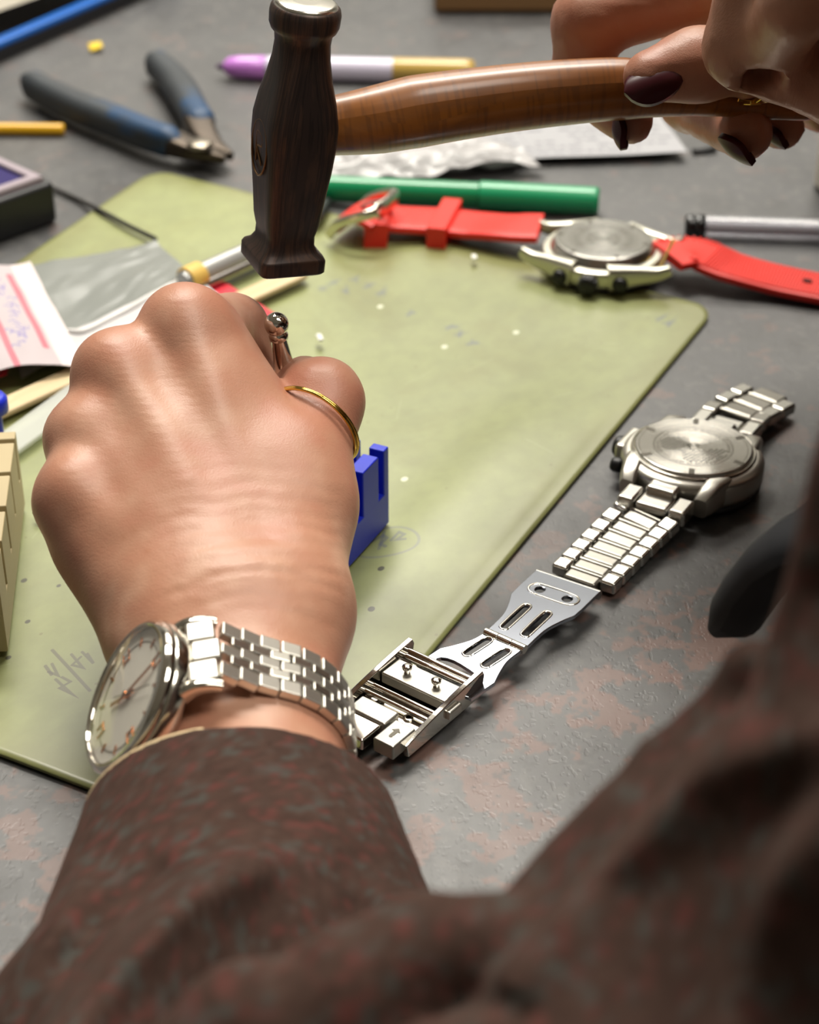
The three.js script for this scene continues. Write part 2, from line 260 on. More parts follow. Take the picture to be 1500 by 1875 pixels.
// ---------------------------------------------------------------- the green mat
const matCorner = { A: T(283, 318), B: T(1311, 571), C: T(482, 1572), D: T(-829, 1077) };
{
  const { A, B, C, D } = matCorner;
  const nu = 150, nv = 150, th = 0.0013;
  const rc = 0.035;   // rounded corners, as a fraction of the side
  const draw = (g, w, h) => {
    const r = rng(5); g.fillStyle = '#a9b274'; g.fillRect(0, 0, w, h);
    const id = g.getImageData(0, 0, w, h), d = id.data;
    for (let y = 0; y < h; y++) for (let x = 0; x < w; x++) {
      const u = x / w, v = y / h, wu = u + 0.05 * Math.sin(9 * v + 4 * u) + 0.02 * Math.sin(23 * u + 17 * v), wv = v + 0.05 * Math.sin(8 * u - 5 * v) + 0.02 * Math.sin(19 * v - 21 * u), ru = 0.8 * wu + 0.6 * wv, rv = 0.8 * wv - 0.6 * wu, b = tfbm(ru, rv, 5, 5, 401), f = tfbm(u, v, 60, 4, 431), s = sstep(0.5, 0.85, tfbm(ru, rv, 11, 5, 467)), i = (y * w + x) * 4;
      const edge = sstep(0.06, 0.0, Math.min(u, v, 1 - u, 1 - v) + (b - 0.5) * 0.06);
      const k = 0.86 + 0.22 * b + 0.10 * (f - 0.5);
      let c = [138 * k, 144 * k, 93 * k]; c = mixc(c, [108, 104, 52], s * 0.28 + edge * 0.35); 
      d[i] = c[0]; d[i + 1] = c[1]; d[i + 2] = c[2];
    }
    g.putImageData(id, 0, 0);
    // pen marks and dents; uv (u from A to B, v from A towards D)
    g.lineCap = 'round';
    const at = (px, py) => { const q = T(px, py), e = B.clone().sub(A), f = D.clone().sub(A), o = q.sub(A); const ee = e.dot(e), ff = f.dot(f), ef = e.dot(f), oe = o.dot(e), of = o.dot(f), det = ee * ff - ef * ef; return [(oe * ff - of * ef) / det * w, (of * ee - oe * ef) / det * h]; };
    const line = (pts, col, lw) => { g.strokeStyle = col; g.lineWidth = lw; g.beginPath(); pts.forEach(([x, y], i) => { const q = at(x, y); i ? g.lineTo(...q) : g.moveTo(...q); }); g.stroke(); };
    const ink = 'rgba(70,74,110,0.38)', pencil = 'rgba(70,62,50,0.55)';
    const oval = []; for (let i = 0; i <= 40; i++) { const a = i / 40 * 6.6; oval.push([731 + 58 * Math.cos(a) + 6 * Math.sin(2 * a), 1043 + 30 * Math.sin(a) - 6 * Math.cos(a)]); } line(oval, 'rgba(80,84,120,0.30)', 7);
    line([[700, 1040], [722, 1028], [730, 1034], [718, 1046], [728, 1052]], ink, 9); line([[738, 1040], [752, 1024], [762, 1030], [748, 1040], [764, 1040]], ink, 8); line([[724, 1020], [716, 1056]], ink, 8);
    for (const [x, y] of [[600, 525], [625, 540], [665, 530], [585, 535], [640, 520], [690, 545], [1200, 590], [1215, 600], [820, 610], [835, 625], [745, 585], [860, 640]]) for (let k = 0; k < 3; k++) line([[x + r() * 14, y + r() * 8], [x + 8 + r() * 16, y - 5 + r() * 12], [x + r() * 20, y + 8 * r()]], 'rgba(78,86,112,0.30)', 8);
    line([[112, 1240], [185, 1325]], pencil, 7); line([[100, 1272], [112, 1290]], pencil, 7); line([[112, 1268], [124, 1292], [106, 1284]], pencil, 6); line([[120, 1300], [150, 1330], [128, 1318], [148, 1306], [132, 1296]], pencil, 6); line([[148, 1250], [170, 1278], [150, 1272], [166, 1256]], pencil, 6); line([[168, 1246], [190, 1270], [178, 1250]], pencil, 6);
    for (const [x, y, q] of [[722, 1099, 8], [708, 1181, 8], [664, 1205, 6], [626, 1226, 7], [55, 1098, 7], [64, 1180, 6], [30, 1252, 6], [120, 1110, 5]]) { g.fillStyle = 'rgba(46,44,26,0.8)'; g.beginPath(); g.arc(...at(x, y), q, 0, 7); g.fill(); }
    for (const [x, y] of [[757, 912], [950, 622], [700, 573], [820, 650]]) { g.fillStyle = 'rgba(225,228,205,0.85)'; g.beginPath(); g.arc(...at(x, y), 9, 0, 7); g.fill(); }
    for (let i = 0; i < 150; i++) { g.fillStyle = 'rgba(90,84,40,0.35)'; g.beginPath(); g.arc(r() * w, r() * h, 1 + 3 * r(), 0, 7); g.fill(); }
    for (let i = 0; i < 60; i++) { g.strokeStyle = 'rgba(215,218,185,0.25)'; g.lineWidth = 1.5; const x = r() * w, y = r() * h, a = r() * 6; g.beginPath(); g.moveTo(x, y); g.lineTo(x + 90 * Math.cos(a), y + 90 * Math.sin(a)); g.stroke(); }
  };
  const map = canvasTexture(2048, 2048, draw); map.flipY = false;
  const m = pmat(0xffffff, 0.37, 0, { ior: 1.75, map });
  const L1 = A.distanceTo(B), L2 = A.distanceTo(D);
  const lift = (u, v) => {   // a worn vinyl mat: its right edge rolls up a little before it turns down
    const e = 1 - u; let y = 0.00035 * (1 + Math.sin(7.1 * u + 4.3 * v) * Math.sin(6.3 * v - 3.1 * u + 1)) + 0.00006 * Math.sin(31 * u + 11 * v) * Math.sin(27 * v - 8 * u);
    y += 0.0022 * Math.exp(-(((e - 0.10) / 0.06) ** 2)) * sstep(0.15, 0.45, v);
    y += 0.0006 * Math.exp(-(((e - 0.33) / 0.12) ** 2)) * sstep(0.3, 0.6, v);
    return Math.max(0.00015, y * sstep(0, 0.03, e));
  };
  const geo = sheet([A, B, C, D], th, lift, nu, nv);
  // round the corners by drawing the border vertices in
  const p = geo.attributes.position, uv = geo.attributes.uv;
  for (let i = 0; i < p.count; i++) {
    let u = uv.getX(i), v = uv.getY(i); const cu = u < rc ? rc - u : u > 1 - rc ? u - 1 + rc : 0, cv = v < rc ? rc - v : v > 1 - rc ? v - 1 + rc : 0;
    if (cu > 0 && cv > 0) { const l = Math.hypot(cu, cv), m = Math.max(cu, cv), s = m / l; const nu2 = (u < 0.5 ? rc - cu * s : 1 - rc + cu * s), nv2 = (v < 0.5 ? rc - cv * s : 1 - rc + cv * s); const q = A.clone().lerp(B, nu2).lerp(D.clone().lerp(C, nu2), nv2); p.setX(i, q.x); p.setZ(i, q.z); uv.setXY(i, nu2, nv2); }
  }
  geo.computeVertexNormals();
  worldThing('bench_mat', 'pale green rubber bench mat, stained and marked with pen', 'mat', geo, m);
}
const ONMAT = 0.0035;
// ---------------------------------------------------------------- the person
const person = thing('person', 'person in brown flecked wool coat with dark red nails, holding punch and hammer', 'person', V(0.40, FLOOR, -0.42));
const mSkin = pmat(0xffffff, 0.43, 0, { vertexColors: true, specularIntensity: 0.9, sheen: 0.25, sheenColor: new THREE.Color(0.9, 0.5, 0.4), sheenRoughness: 0.5 });
mSkin.bumpMap = texture(512, 512, (u, v) => { const a = tfbm(u, v, 26, 2, 901), b = tfbm(u, v, 44, 2, 903), c = tfbm(u, v, 9, 3, 905); return 0.55 * (1 - Math.abs(2 * a - 1)) ** 3 * -0.5 + 0.5 - 0.35 * (1 - Math.abs(2 * b - 1)) ** 4 + 0.35 * c; }, { rx: 55, ry: 55 }); mSkin.bumpScale = 0.00005;
const skinBase = [0.415, 0.206, 0.130], skinRed = [0.40, 0.145, 0.092], skinPale = [0.50, 0.295, 0.20], skinSpot = [0.32, 0.135, 0.065];
// wrist of the left arm
const AX = V(-0.05, 0.06, -1).normalize(), WR = P(437, 1350, 0.404), E1 = V(1, 0, 0).addScaledVector(AX, -AX.x).normalize(), E2 = E1.clone().cross(AX).normalize();   // E2 points up
const ELB = V(-0.012, 0.060, -0.125), SHO = V(0.155, 0.19, -0.195);
const LH = {};   // left hand
function leftHand() {
  const j = (x, y, d, r) => { const p = P(x, y, d); p.r = r / 1000; return p; };
  const C = (a, b) => cone(a, b, a.r, b.r);
  const mI = j(342, 611, 0.462, 10.2), mM = j(222, 690, 0.457, 10.2), mR = j(168, 808, 0.452, 9.6), mP = j(144, 912, 0.443, 9.0);
  const cI = j(520, 1120, 0.434, 12), cM = j(455, 1110, 0.428, 13), cR = j(385, 1110, 0.428, 13), cP = j(320, 1120, 0.433, 13);
  const palm = [C(mI, cI), C(mM, cM), C(mR, cR), C(mP, cP), C(j(205, 985, 0.448, 14), j(325, 1150, 0.434, 14)), C(j(300, 760, 0.47, 9), j(420, 1000, 0.445, 13)), C(j(260, 860, 0.462, 9), j(380, 1020, 0.444, 12)),
    C(j(408, 650, 0.464, 7.5), j(535, 850, 0.452, 9)), C(j(545, 860, 0.455, 11.5), j(532, 1060, 0.434, 10.5)), C(j(420, 700, 0.47, 8), j(500, 950, 0.45, 12)), C(j(560, 940, 0.452, 11.5), j(488, 1110, 0.437, 13))];
  const arm = ecapsule(P(428, 1185, 0.425), WR, E1, 0.0220, 0.0165, 0.0214, 0.0176), arm2 = ecapsule(WR, WR.clone().addScaledVector(AX, -0.10), E1, 0.0214, 0.0176, 0.029, 0.024), arm3 = cone(WR.clone().addScaledVector(AX, -0.09), ELB, 0.026, 0.031);
  const thumb = [j(548, 862, 0.456, 11.8), j(590, 733, 0.466, 9.6), j(558, 702, 0.484, 7.3)];
  const fingers = [
    [mI, j(424, 604, 0.490, 9.0), j(468, 715, 0.490, 7.6), j(522, 775, 0.480, 6.6)],
    [mM, j(292, 725, 0.495, 8.8), j(400, 790, 0.482, 7.8), j(480, 830, 0.470, 6.8)],
    [mR, j(262, 835, 0.486, 8.4), j(370, 890, 0.470, 7.4), j(440, 920, 0.462, 6.6)],
    [mP, j(225, 945, 0.470, 7.4), j(310, 975, 0.460, 6.6), j(380, 985, 0.456, 6.0)]];
  const bones = fingers.map((f) => f.slice(1).map((p, i) => C(f[i], p)));
  const tb = [C(thumb[0], thumb[1]), C(thumb[1], thumb[2])];
  // tendons raise thin ridges on the back of the hand, knuckles swell a little
  const ridge = [[mI, cI], [mM, cM], [mR, cR], [mP, cP]].map(([a, b]) => { const up = UPV.clone().multiplyScalar(0.5).addScaledVector(FWD, -0.85).normalize(), A = a.clone().addScaledVector(up, a.r - 0.0021), B = a.clone().lerp(b, 0.62).addScaledVector(up, lerp(a.r, b.r, 0.62) - 0.0029); return cone(A, B, 0.0022, 0.0012); });
  const knob = [mI, mM, mR, mP].map((m) => { const q = m.clone().addScaledVector(FWD, -0.0026).addScaledVector(UPV, 0.0012); return cone(q, q, m.r * 0.86, m.r * 0.86); });
  const f = (x, y, z) => {
    let d = palm[0](x, y, z); for (let i = 1; i < palm.length; i++) d = smin(d, palm[i](x, y, z), 0.009);
    d = smin(d, smin(arm(x, y, z), smin(arm2(x, y, z), arm3(x, y, z), 0.01), 0.006), 0.016);
    for (const r of ridge) d = smin(d, r(x, y, z), 0.005);
    for (const k of knob) d = smin(d, k(x, y, z), 0.006);
    let fd = 1; for (const b of bones) { let q = b[0](x, y, z); for (let i = 1; i < b.length; i++) q = smin(q, b[i](x, y, z), 0.003); fd = smin(fd, q, 0.0014); }
    d = smin(d, fd, 0.0045);
    d = smin(d, smin(tb[0](x, y, z), tb[1](x, y, z), 0.004), 0.0022);
    if (Math.abs(d) < 0.004) {
      // skin folds across the back of the wrist (the hand is bent back there)
      const q = P.inv(x, y, z); const s = Math.hypot(q[0] - 470, (q[1] - 1560)) ;   // distance from the wrist's crease centre, in the hand's own picture of itself
      const w = sstep(760, 640, s) * sstep(430, 500, s), wx = sstep(250, 380, q[0]) * sstep(650, 610, q[0]);
      d += 0.00009 * w * wx * Math.sin(s * 0.24 + 5 * noise3(x * 140, y * 140, z * 140)) ;
      
      for (const [s0, a, wd] of [[452, 0.0005, 6], [497, 0.0004, 5], [524, 0.00022, 4], [425, 0.0002, 4], [556, 0.00014, 4], [590, 0.00012, 4], [622, 0.00010, 4]]) d += a * Math.exp(-(((s - s0 - 26 * noise3(x * 60, y * 60, z * 60)) / wd) ** 2)) * wx * sstep(0.15, 0.55, noise3(x * 45 + s0, y * 45, z * 45));
      d += 0.0011 * (noise3(x * 90, y * 90, z * 90) - 0.5);
    }
    return d;
  };
  Object.assign(LH, { mI, mM, mR, mP, thumb, fingers });
  const g = surface(f, V(-0.13, 0.002, -0.52), V(0.02, 0.11, -0.268), 0.0011), g2 = surface(f, V(-0.13, 0.002, -0.274), V(0.05, 0.13, -0.03), 0.004);
  return [g, g2];
}
P.inv = (x, y, z) => { const qx = x, qy = y - EYE, cy = qy * UPV.y + z * UPV.z, d = qy * FWD.y + z * FWD.z; return [CX + qx / d * F, CY - cy / d * F, d]; };

const RH = {};
function rightHand() {
  const j = (x, y, d, r) => { const p = P(x, y, d); p.r = r / 1000; return p; };
  const C = (a, b) => cone(a, b, a.r, b.r);
  const th = [j(1188, 140, 0.4755, 6.6), j(1275, 119, 0.479, 8.3), j(1400, 112, 0.488, 8.5), j(1570, 90, 0.51, 13)];
  const idx = [j(1375, -45, 0.505, 10), j(1078, 38, 0.505, 9.2), j(1064, 150, 0.514, 7.8), j(1154, 222, 0.502, 6.4)];
  const mid = [j(1450, -20, 0.53, 10), j(1270, 85, 0.545, 8.6), j(1265, 185, 0.535, 8.2), j(1366, 244, 0.497, 7.2)];
  const rin = [j(1500, 30, 0.555, 9.6), j(1360, 110, 0.565, 8.2), j(1350, 180, 0.548, 7.6), j(1432, 232, 0.515, 6.2)];
  const pin = [j(1545, 80, 0.575, 8.6), j(1450, 130, 0.585, 7.2), j(1450, 180, 0.57, 6.6), j(1510, 210, 0.545, 5.6)];
  const wrist = j(1720, 60, 0.555, 20), elb = V(0.30, 0.04, -0.66); elb.r = 0.038;
  const palm = [[idx[0], j(1640, 40, 0.535, 13)], [mid[0], j(1650, 50, 0.55, 13)], [rin[0], j(1660, 70, 0.56, 13)], [pin[0], j(1670, 90, 0.57, 12)], [th[3], wrist], [wrist, elb], [j(1640, 60, 0.55, 15), wrist], [th[2], j(1500, 20, 0.51, 9)]].map(([a, b]) => C(a, b));
  const chains = [idx, mid, rin, pin].map((f) => f.slice(1).map((p, i) => C(f[i], p))), tb = th.slice(1).map((p, i) => C(th[i], p));
  const f = (x, y, z) => {
    let d = 1; for (const p of palm) d = smin(d, p(x, y, z), 0.012);
    let fd = 1; for (const b of chains) { let q = 1; for (const s of b) q = smin(q, s(x, y, z), 0.004); fd = Math.min(fd, q); }
    d = smin(d, fd, 0.004); let t = 1; for (const s of tb) t = smin(t, s(x, y, z), 0.006);
    d = smin(d, t, 0.004);
    return d + (Math.abs(d) < 0.003 ? 0.0005 * (noise3(x * 160, y * 160, z * 160) - 0.5) : 0);
  };
  Object.assign(RH, { th, idx, mid, rin });
  return surface(f, V(0.025, 0.03, -0.68), V(0.34, 0.20, -0.42), 0.0022);
}
// the head: bent over the work, seen from its left and a little behind
const HEAD = {};
function headAndTorso() {
  const fw = V(-0.88, -0.47, 0.02).normalize(), side = V(0, 0, 1), X = fw, tip = P(1345, 108, 0.455);
  const Z = side.clone().addScaledVector(X, -side.dot(X)).normalize(), Y = X.clone().cross(Z).normalize();   // X forward, Y up, Z to her left
  const nz = (x, y, d) => P(x, y, d), mid0 = (x, y, d) => { const p = P(x, y, d); return p.addScaledVector(Z, -p.clone().sub(tip).dot(Z)); }, flip = (p) => p.clone().addScaledVector(Z, -2 * p.clone().sub(tip).dot(Z));
  const Hc = tip.clone().addScaledVector(X, -0.118).addScaledVector(Y, 0.045);
  const L = (f, u, s) => Hc.clone().addScaledVector(X, f).addScaledVector(Y, u).addScaledVector(Z, s);
  const skull = ellipsoid(L(-0.012, 0.035, 0), X, Y, Z, 0.094, 0.092, 0.073), jaw = ellipsoid(L(0.03, -0.045, 0), X, Y, Z, 0.062, 0.060, 0.056), chin = cone(L(0.075, -0.098, 0.008), L(0.075, -0.098, -0.008), 0.016, 0.016);
  const brow = cone(L(0.074, 0.030, 0.034), L(0.074, 0.030, -0.034), 0.012, 0.012);
  const bridge = cone(mid0(1362, -190, 0.458), mid0(1336, 60, 0.456), 0.0078, 0.0062), ball = cone(mid0(1341, 98, 0.456), mid0(1360, 104, 0.456), 0.0063, 0.0070), colum = cone(mid0(1352, 116, 0.456), mid0(1440, 146, 0.457), 0.0052, 0.0044), wing = cone(nz(1378, 74, 0.452), nz(1428, 86, 0.4505), 0.0056, 0.0062), wing2 = cone(nz(1432, 96, 0.4500), nz(1446, 124, 0.4530), 0.0050, 0.0042), wallA = cone(nz(1400, -90, 0.462), nz(1408, 70, 0.455), 0.009, 0.008);
  const mirrors = [[nz(1378, 74, 0.452), nz(1428, 86, 0.4505), 0.0056, 0.0062], [nz(1432, 96, 0.4500), nz(1446, 124, 0.4530), 0.0050, 0.0042], [nz(1400, -90, 0.462), nz(1408, 70, 0.455), 0.009, 0.008]].map(([a, b, p, q]) => cone(flip(a), flip(b), p, q));
  const hole = ellipsoid(nz(1397, 136, 0.4520), X, Y, Z, 0.0050, 0.0036, 0.0085);
  const lip = cone(mid0(1430, 146, 0.458), mid0(1530, 172, 0.458), 0.0048, 0.009), cheeks = [1, -1].map((s) => cone(L(0.060, -0.034, s * 0.032), L(0.060, -0.034, s * 0.032), 0.0335, 0.0335)), muzzle = cone(L(0.075, -0.066, 0.010), L(0.075, -0.066, -0.010), 0.024, 0.024), lips = cone(L(0.092, -0.070, 0.017), L(0.092, -0.070, -0.017), 0.0062, 0.0062), lips2 = cone(L(0.089, -0.080, 0.014), L(0.089, -0.080, -0.014), 0.0070, 0.0070);
  const eyes = [1, -1].map((s) => cone(L(0.066, 0.004, s * 0.032), L(0.066, 0.004, s * 0.032), 0.0140, 0.0140));
  const ears = [1, -1].map((s) => ellipsoid(L(-0.015, -0.005, s * 0.076), X, Y, Z, 0.016, 0.030, 0.007));
  const nape = L(-0.05, -0.06, 0), base = V(0.335, 0.10, -0.43);
  const neck = cone(nape, base, 0.056, 0.062);
  const torso = [ecapsule(V(0.37, 0.08, -0.44), V(0.44, -0.20, -0.44), V(0, 0, 1), 0.15, 0.09, 0.135, 0.10), ecapsule(V(0.44, -0.20, -0.44), V(0.46, -0.42, -0.44), V(0, 0, 1), 0.135, 0.10, 0.165, 0.115)];
  const bust = [cone(V(0.33, -0.05, -0.37), V(0.33, -0.05, -0.37), 0.06, 0.06), cone(V(0.33, -0.05, -0.52), V(0.33, -0.05, -0.52), 0.06, 0.06)];
  const RS = V(0.36, 0.10, -0.60), RE = V(0.32, 0.02, -0.69);
  const arms = [cone(SHO, V(0.098, 0.130, -0.178), 0.044, 0.038), cone(V(0.098, 0.130, -0.178), V(0.062, 0.084, -0.180), 0.038, 0.034), cone(V(0.062, 0.084, -0.180), ELB, 0.034, 0.032), cone(V(0.34, 0.10, -0.40), SHO, 0.06, 0.046), cone(V(0.36, 0.10, -0.48), RS, 0.06, 0.046), cone(RS, RE, 0.042, 0.036)];
  const legs = [1, -1].flatMap((s) => [cone(V(0.46, -0.44, -0.44 + s * 0.09), V(0.12, -0.46, -0.44 + s * 0.11), 0.085, 0.055), cone(V(0.12, -0.46, -0.44 + s * 0.11), V(0.16, FLOOR + 0.09, -0.44 + s * 0.11), 0.055, 0.038), cone(V(0.17, FLOOR + 0.045, -0.44 + s * 0.11), V(0.03, FLOOR + 0.035, -0.44 + s * 0.12), 0.042, 0.033)]);
  const f = (x, y, z) => {
    let d = smin(skull(x, y, z), jaw(x, y, z), 0.03); d = smin(d, chin(x, y, z), 0.025); d = smin(d, brow(x, y, z), 0.02); for (const c of cheeks) d = smin(d, c(x, y, z), 0.016); d = smin(d, muzzle(x, y, z), 0.014);
    for (const e of eyes) d = smin(d, e(x, y, z), 0.005); for (const e of ears) d = smin(d, e(x, y, z), 0.008);
    let n = smin(bridge(x, y, z), ball(x, y, z), 0.007); n = smin(n, colum(x, y, z), 0.004); n = smin(n, wallA(x, y, z), 0.010); n = smin(n, smin(wing(x, y, z), wing2(x, y, z), 0.004), 0.004); for (const c of mirrors) n = smin(n, c(x, y, z), 0.005);
    d = smin(d, n, 0.004); d = smin(d, lip(x, y, z), 0.006); d = smin(d, lips(x, y, z), 0.006); d = smin(d, lips2(x, y, z), 0.004);
    d = smax(d, -hole(x, y, z), 0.0015);
    d = smin(d, neck(x, y, z), 0.03);
    return d;
  };
  const fb = (x, y, z) => { let d = smin(neck(x, y, z), torso[0](x, y, z), 0.05); d = smin(d, torso[1](x, y, z), 0.05); for (const a of arms) d = smin(d, a(x, y, z), 0.04); for (const b of bust) d = smin(d, b(x, y, z), 0.03); for (const l of legs) d = smin(d, l(x, y, z), 0.03); return d; };
  Object.assign(HEAD, { X, Y, Z, Hc, L, lipA: [L(0.092, -0.070, 0), L(0.089, -0.080, 0)], f, fb, torso, arms, bust, neck, legs, skull, RS, RE, base });
  return [surface(f, V(0.045, 0.005, -0.60), V(0.40, 0.40, -0.33), 0.0029), surface(fb, V(-0.10, FLOOR, -0.80), V(0.62, 0.22, -0.02), 0.014)];
}
{
  const geos = [...leftHand(), rightHand(), ...headAndTorso()];
  const g = mergeGeometries(geos.map((q) => { const n = q.toNonIndexed(); return n; }));
  const reds = [[LH.mI, 0.016], [LH.mM, 0.014], [LH.mR, 0.013], [LH.mP, 0.013], [LH.thumb[1], 0.012], [LH.fingers[0][1], 0.02], [LH.fingers[0][2], 0.02], [RH.idx[1], 0.02], [RH.idx[3], 0.014], [RH.mid[3], 0.016], [RH.rin[3], 0.016], [RH.th[0], 0.012]];
  const spots = [[352, 885, 11, 1], [320, 1075, 9, 0.6], [355, 870, 6, 0.6], [300, 690, 7, 0.35], [280, 740, 7, 0.35], [245, 970, 7, 0.5], [225, 985, 6, 0.5], [270, 1010, 6, 0.5], [330, 1040, 8, 0.5], [215, 778, 5, 0.7], [345, 790, 9, 0.35], [610, 950, 7, 0.35], [580, 860, 6, 0.3], [460, 770, 7, 0.3], [500, 560, 6, 0.3]];
  const tmp = V();
  paint(g, (x, y, z) => {
    let r = 0; for (const [p, s] of reds) { const d = tmp.set(x, y, z).distanceTo(p); if (d < 2 * s) r = Math.max(r, Math.exp(-(d * d) / (s * s))); }
    const n = noise3(x * 70, y * 70, z * 70) * 0.6 + noise3(x * 240, y * 240, z * 240) * 0.4, m = noise3(x * 900, y * 900, z * 900);
    let c = mixc(skinBase, skinPale, sstep(0.45, 0.8, n) * 0.7); c = mixc(c, skinRed, clamp(r * 0.5 + sstep(0.5, 0.2, n) * 0.4 + (m - 0.5) * 0.22, 0, 0.75));
    if (z < -0.33 && x < 0.0) { const [px, py] = P.inv(x, y, z); for (const [sx, sy, sr, k] of spots) { const q = Math.hypot(px - sx, py - sy) / sr; if (q < 2) c = mixc(c, skinSpot, Math.exp(-q * q) * k * 0.6); } }
    if (x > 0.08 && y > 0.05) for (const q of HEAD.lipA) { const dx = tmp.set(x, y, z).sub(q), a = dx.dot(HEAD.Z), e = Math.hypot(dx.dot(HEAD.X), dx.dot(HEAD.Y)); if (Math.abs(a) < 0.022) c = mixc(c, [0.36, 0.09, 0.075], sstep(0.0085, 0.0065, e) * sstep(0.022, 0.017, Math.abs(a)) * 0.8); }
    return c;
  });
  const sp = g.attributes.position, suv = new Float32Array(sp.count * 2); for (let i = 0; i < sp.count; i++) { suv[i * 2] = sp.getX(i); suv[i * 2 + 1] = sp.getZ(i) * 0.85 - sp.getY(i) * 0.55; }
  g.setAttribute('uv', new THREE.BufferAttribute(suv, 2));
  world('body', mergeVertices(g, 1e-6), mSkin, person);
}
// nails
const mNail = pmat(0x3d0612, 0.36, 0, { specularIntensity: 0.7 });
function nail(c, along_, out, len, wid, thick = 0.0016) {   // a curved plate: centre, direction to its tip, direction it faces
  const x = along_.clone().normalize(), y = out.clone().addScaledVector(x, -out.dot(x)).normalize(), z = x.clone().cross(y), rings = [], N = 14;
  for (let i = 0; i <= N; i++) {
    const t = i / N, u = t * 2 - 1, w = wid / 2 * (u < 0 ? Math.sqrt(Math.max(0.02, 1 - u * u * 0.75)) : Math.pow(Math.max(0.004, 1 - Math.pow(u, 2.6)), 0.62)), top = [], bot = [], R = wid * 0.56;
    for (let k = 0; k <= 8; k++) { const s = (k / 8 * 2 - 1) * w, h = Math.sqrt(Math.max(0, R * R - s * s)) - R - 0.0012 * u * u; top.push(c.clone().addScaledVector(x, u * len / 2).addScaledVector(z, s).addScaledVector(y, h + thick / 2)); bot.push(c.clone().addScaledVector(x, u * len / 2).addScaledVector(z, s).addScaledVector(y, h - thick / 2)); }
    rings.push([...top, ...bot.reverse()]);
  }
  return loft(rings);
}
{
  const dir = (a, b) => b.clone().sub(a), towards = FWD.clone().negate();
  world('fingernail', nail(P(1194, 148, 0.4698), dir(P(1250, 132, 0.472), P(1143, 172, 0.472)), towards.clone().addScaledVector(UPV, 0.25), 0.0145, 0.0098), mNail, person).userData.label = 'dark red thumbnail';
  world('fingernail', nail(P(1127, 246, 0.497), dir(P(1118, 215, 0.50), P(1132, 278, 0.496)), V(-1, 0, 0).addScaledVector(UPV, -0.3).addScaledVector(FWD, 0.05), 0.0095, 0.0075), mNail, person);
  world('fingernail', nail(P(1345, 284, 0.4905), dir(P(1310, 262, 0.494), P(1378, 312, 0.489)), UPV.clone().negate().addScaledVector(V(1, 0, 0), -0.75).addScaledVector(FWD, 0.22), 0.0115, 0.0085), mNail, person);
  world('fingernail', nail(P(1416, 258, 0.509), dir(P(1395, 240, 0.511), P(1438, 278, 0.508)), UPV.clone().negate().addScaledVector(V(1, 0, 0), -0.8).addScaledVector(FWD, 0.22), 0.0085, 0.007), mNail, person);
}
// hair
{
  const { L, X, Y, Z } = HEAD, cap = ellipsoid(L(-0.026, 0.042, 0), X, Y, Z, 0.102, 0.096, 0.084), bun = ellipsoid(L(-0.130, 0.02, 0), X, Y, Z, 0.04, 0.04, 0.045);
  const mBrow = mat(0x2a1a12, 0.7);
  for (const s of [1, -1]) {
    world('eyebrow', sweep([L(0.0905, 0.026, s * 0.013), L(0.0895, 0.031, s * 0.028), L(0.079, 0.028, s * 0.046)], (u) => [0.0022 * Math.sqrt(clamp(Math.min(u, 1 - u) * 8 + 0.05, 0, 1)), 0.0012, 2.4], Y, 12, 20), mBrow, person);
    world('eyelashes', sweep([L(0.0785, -0.0015, s * 0.021), L(0.0815, -0.0045, s * 0.032), L(0.0765, -0.0020, s * 0.043)], () => [0.0012, 0.0005, 2.2], Y, 10, 20), mBrow, person);
  }
  const faceCut = ellipsoid(L(0.080, -0.005, 0), X, Y, Z, 0.072, 0.082, 0.095);
  const f = (x, y, z) => smax(smin(cap(x, y, z), bun(x, y, z), 0.02), -faceCut(x, y, z), 0.01) + 0.0016 * (noise3(x * 60 + y * 20, y * 300, z * 300) - 0.5);
  world('hair', surface(f, V(0.05, 0.08, -0.60), V(0.46, 0.42, -0.33), 0.004), mat(0x2b1a10, 0.55), person);
}
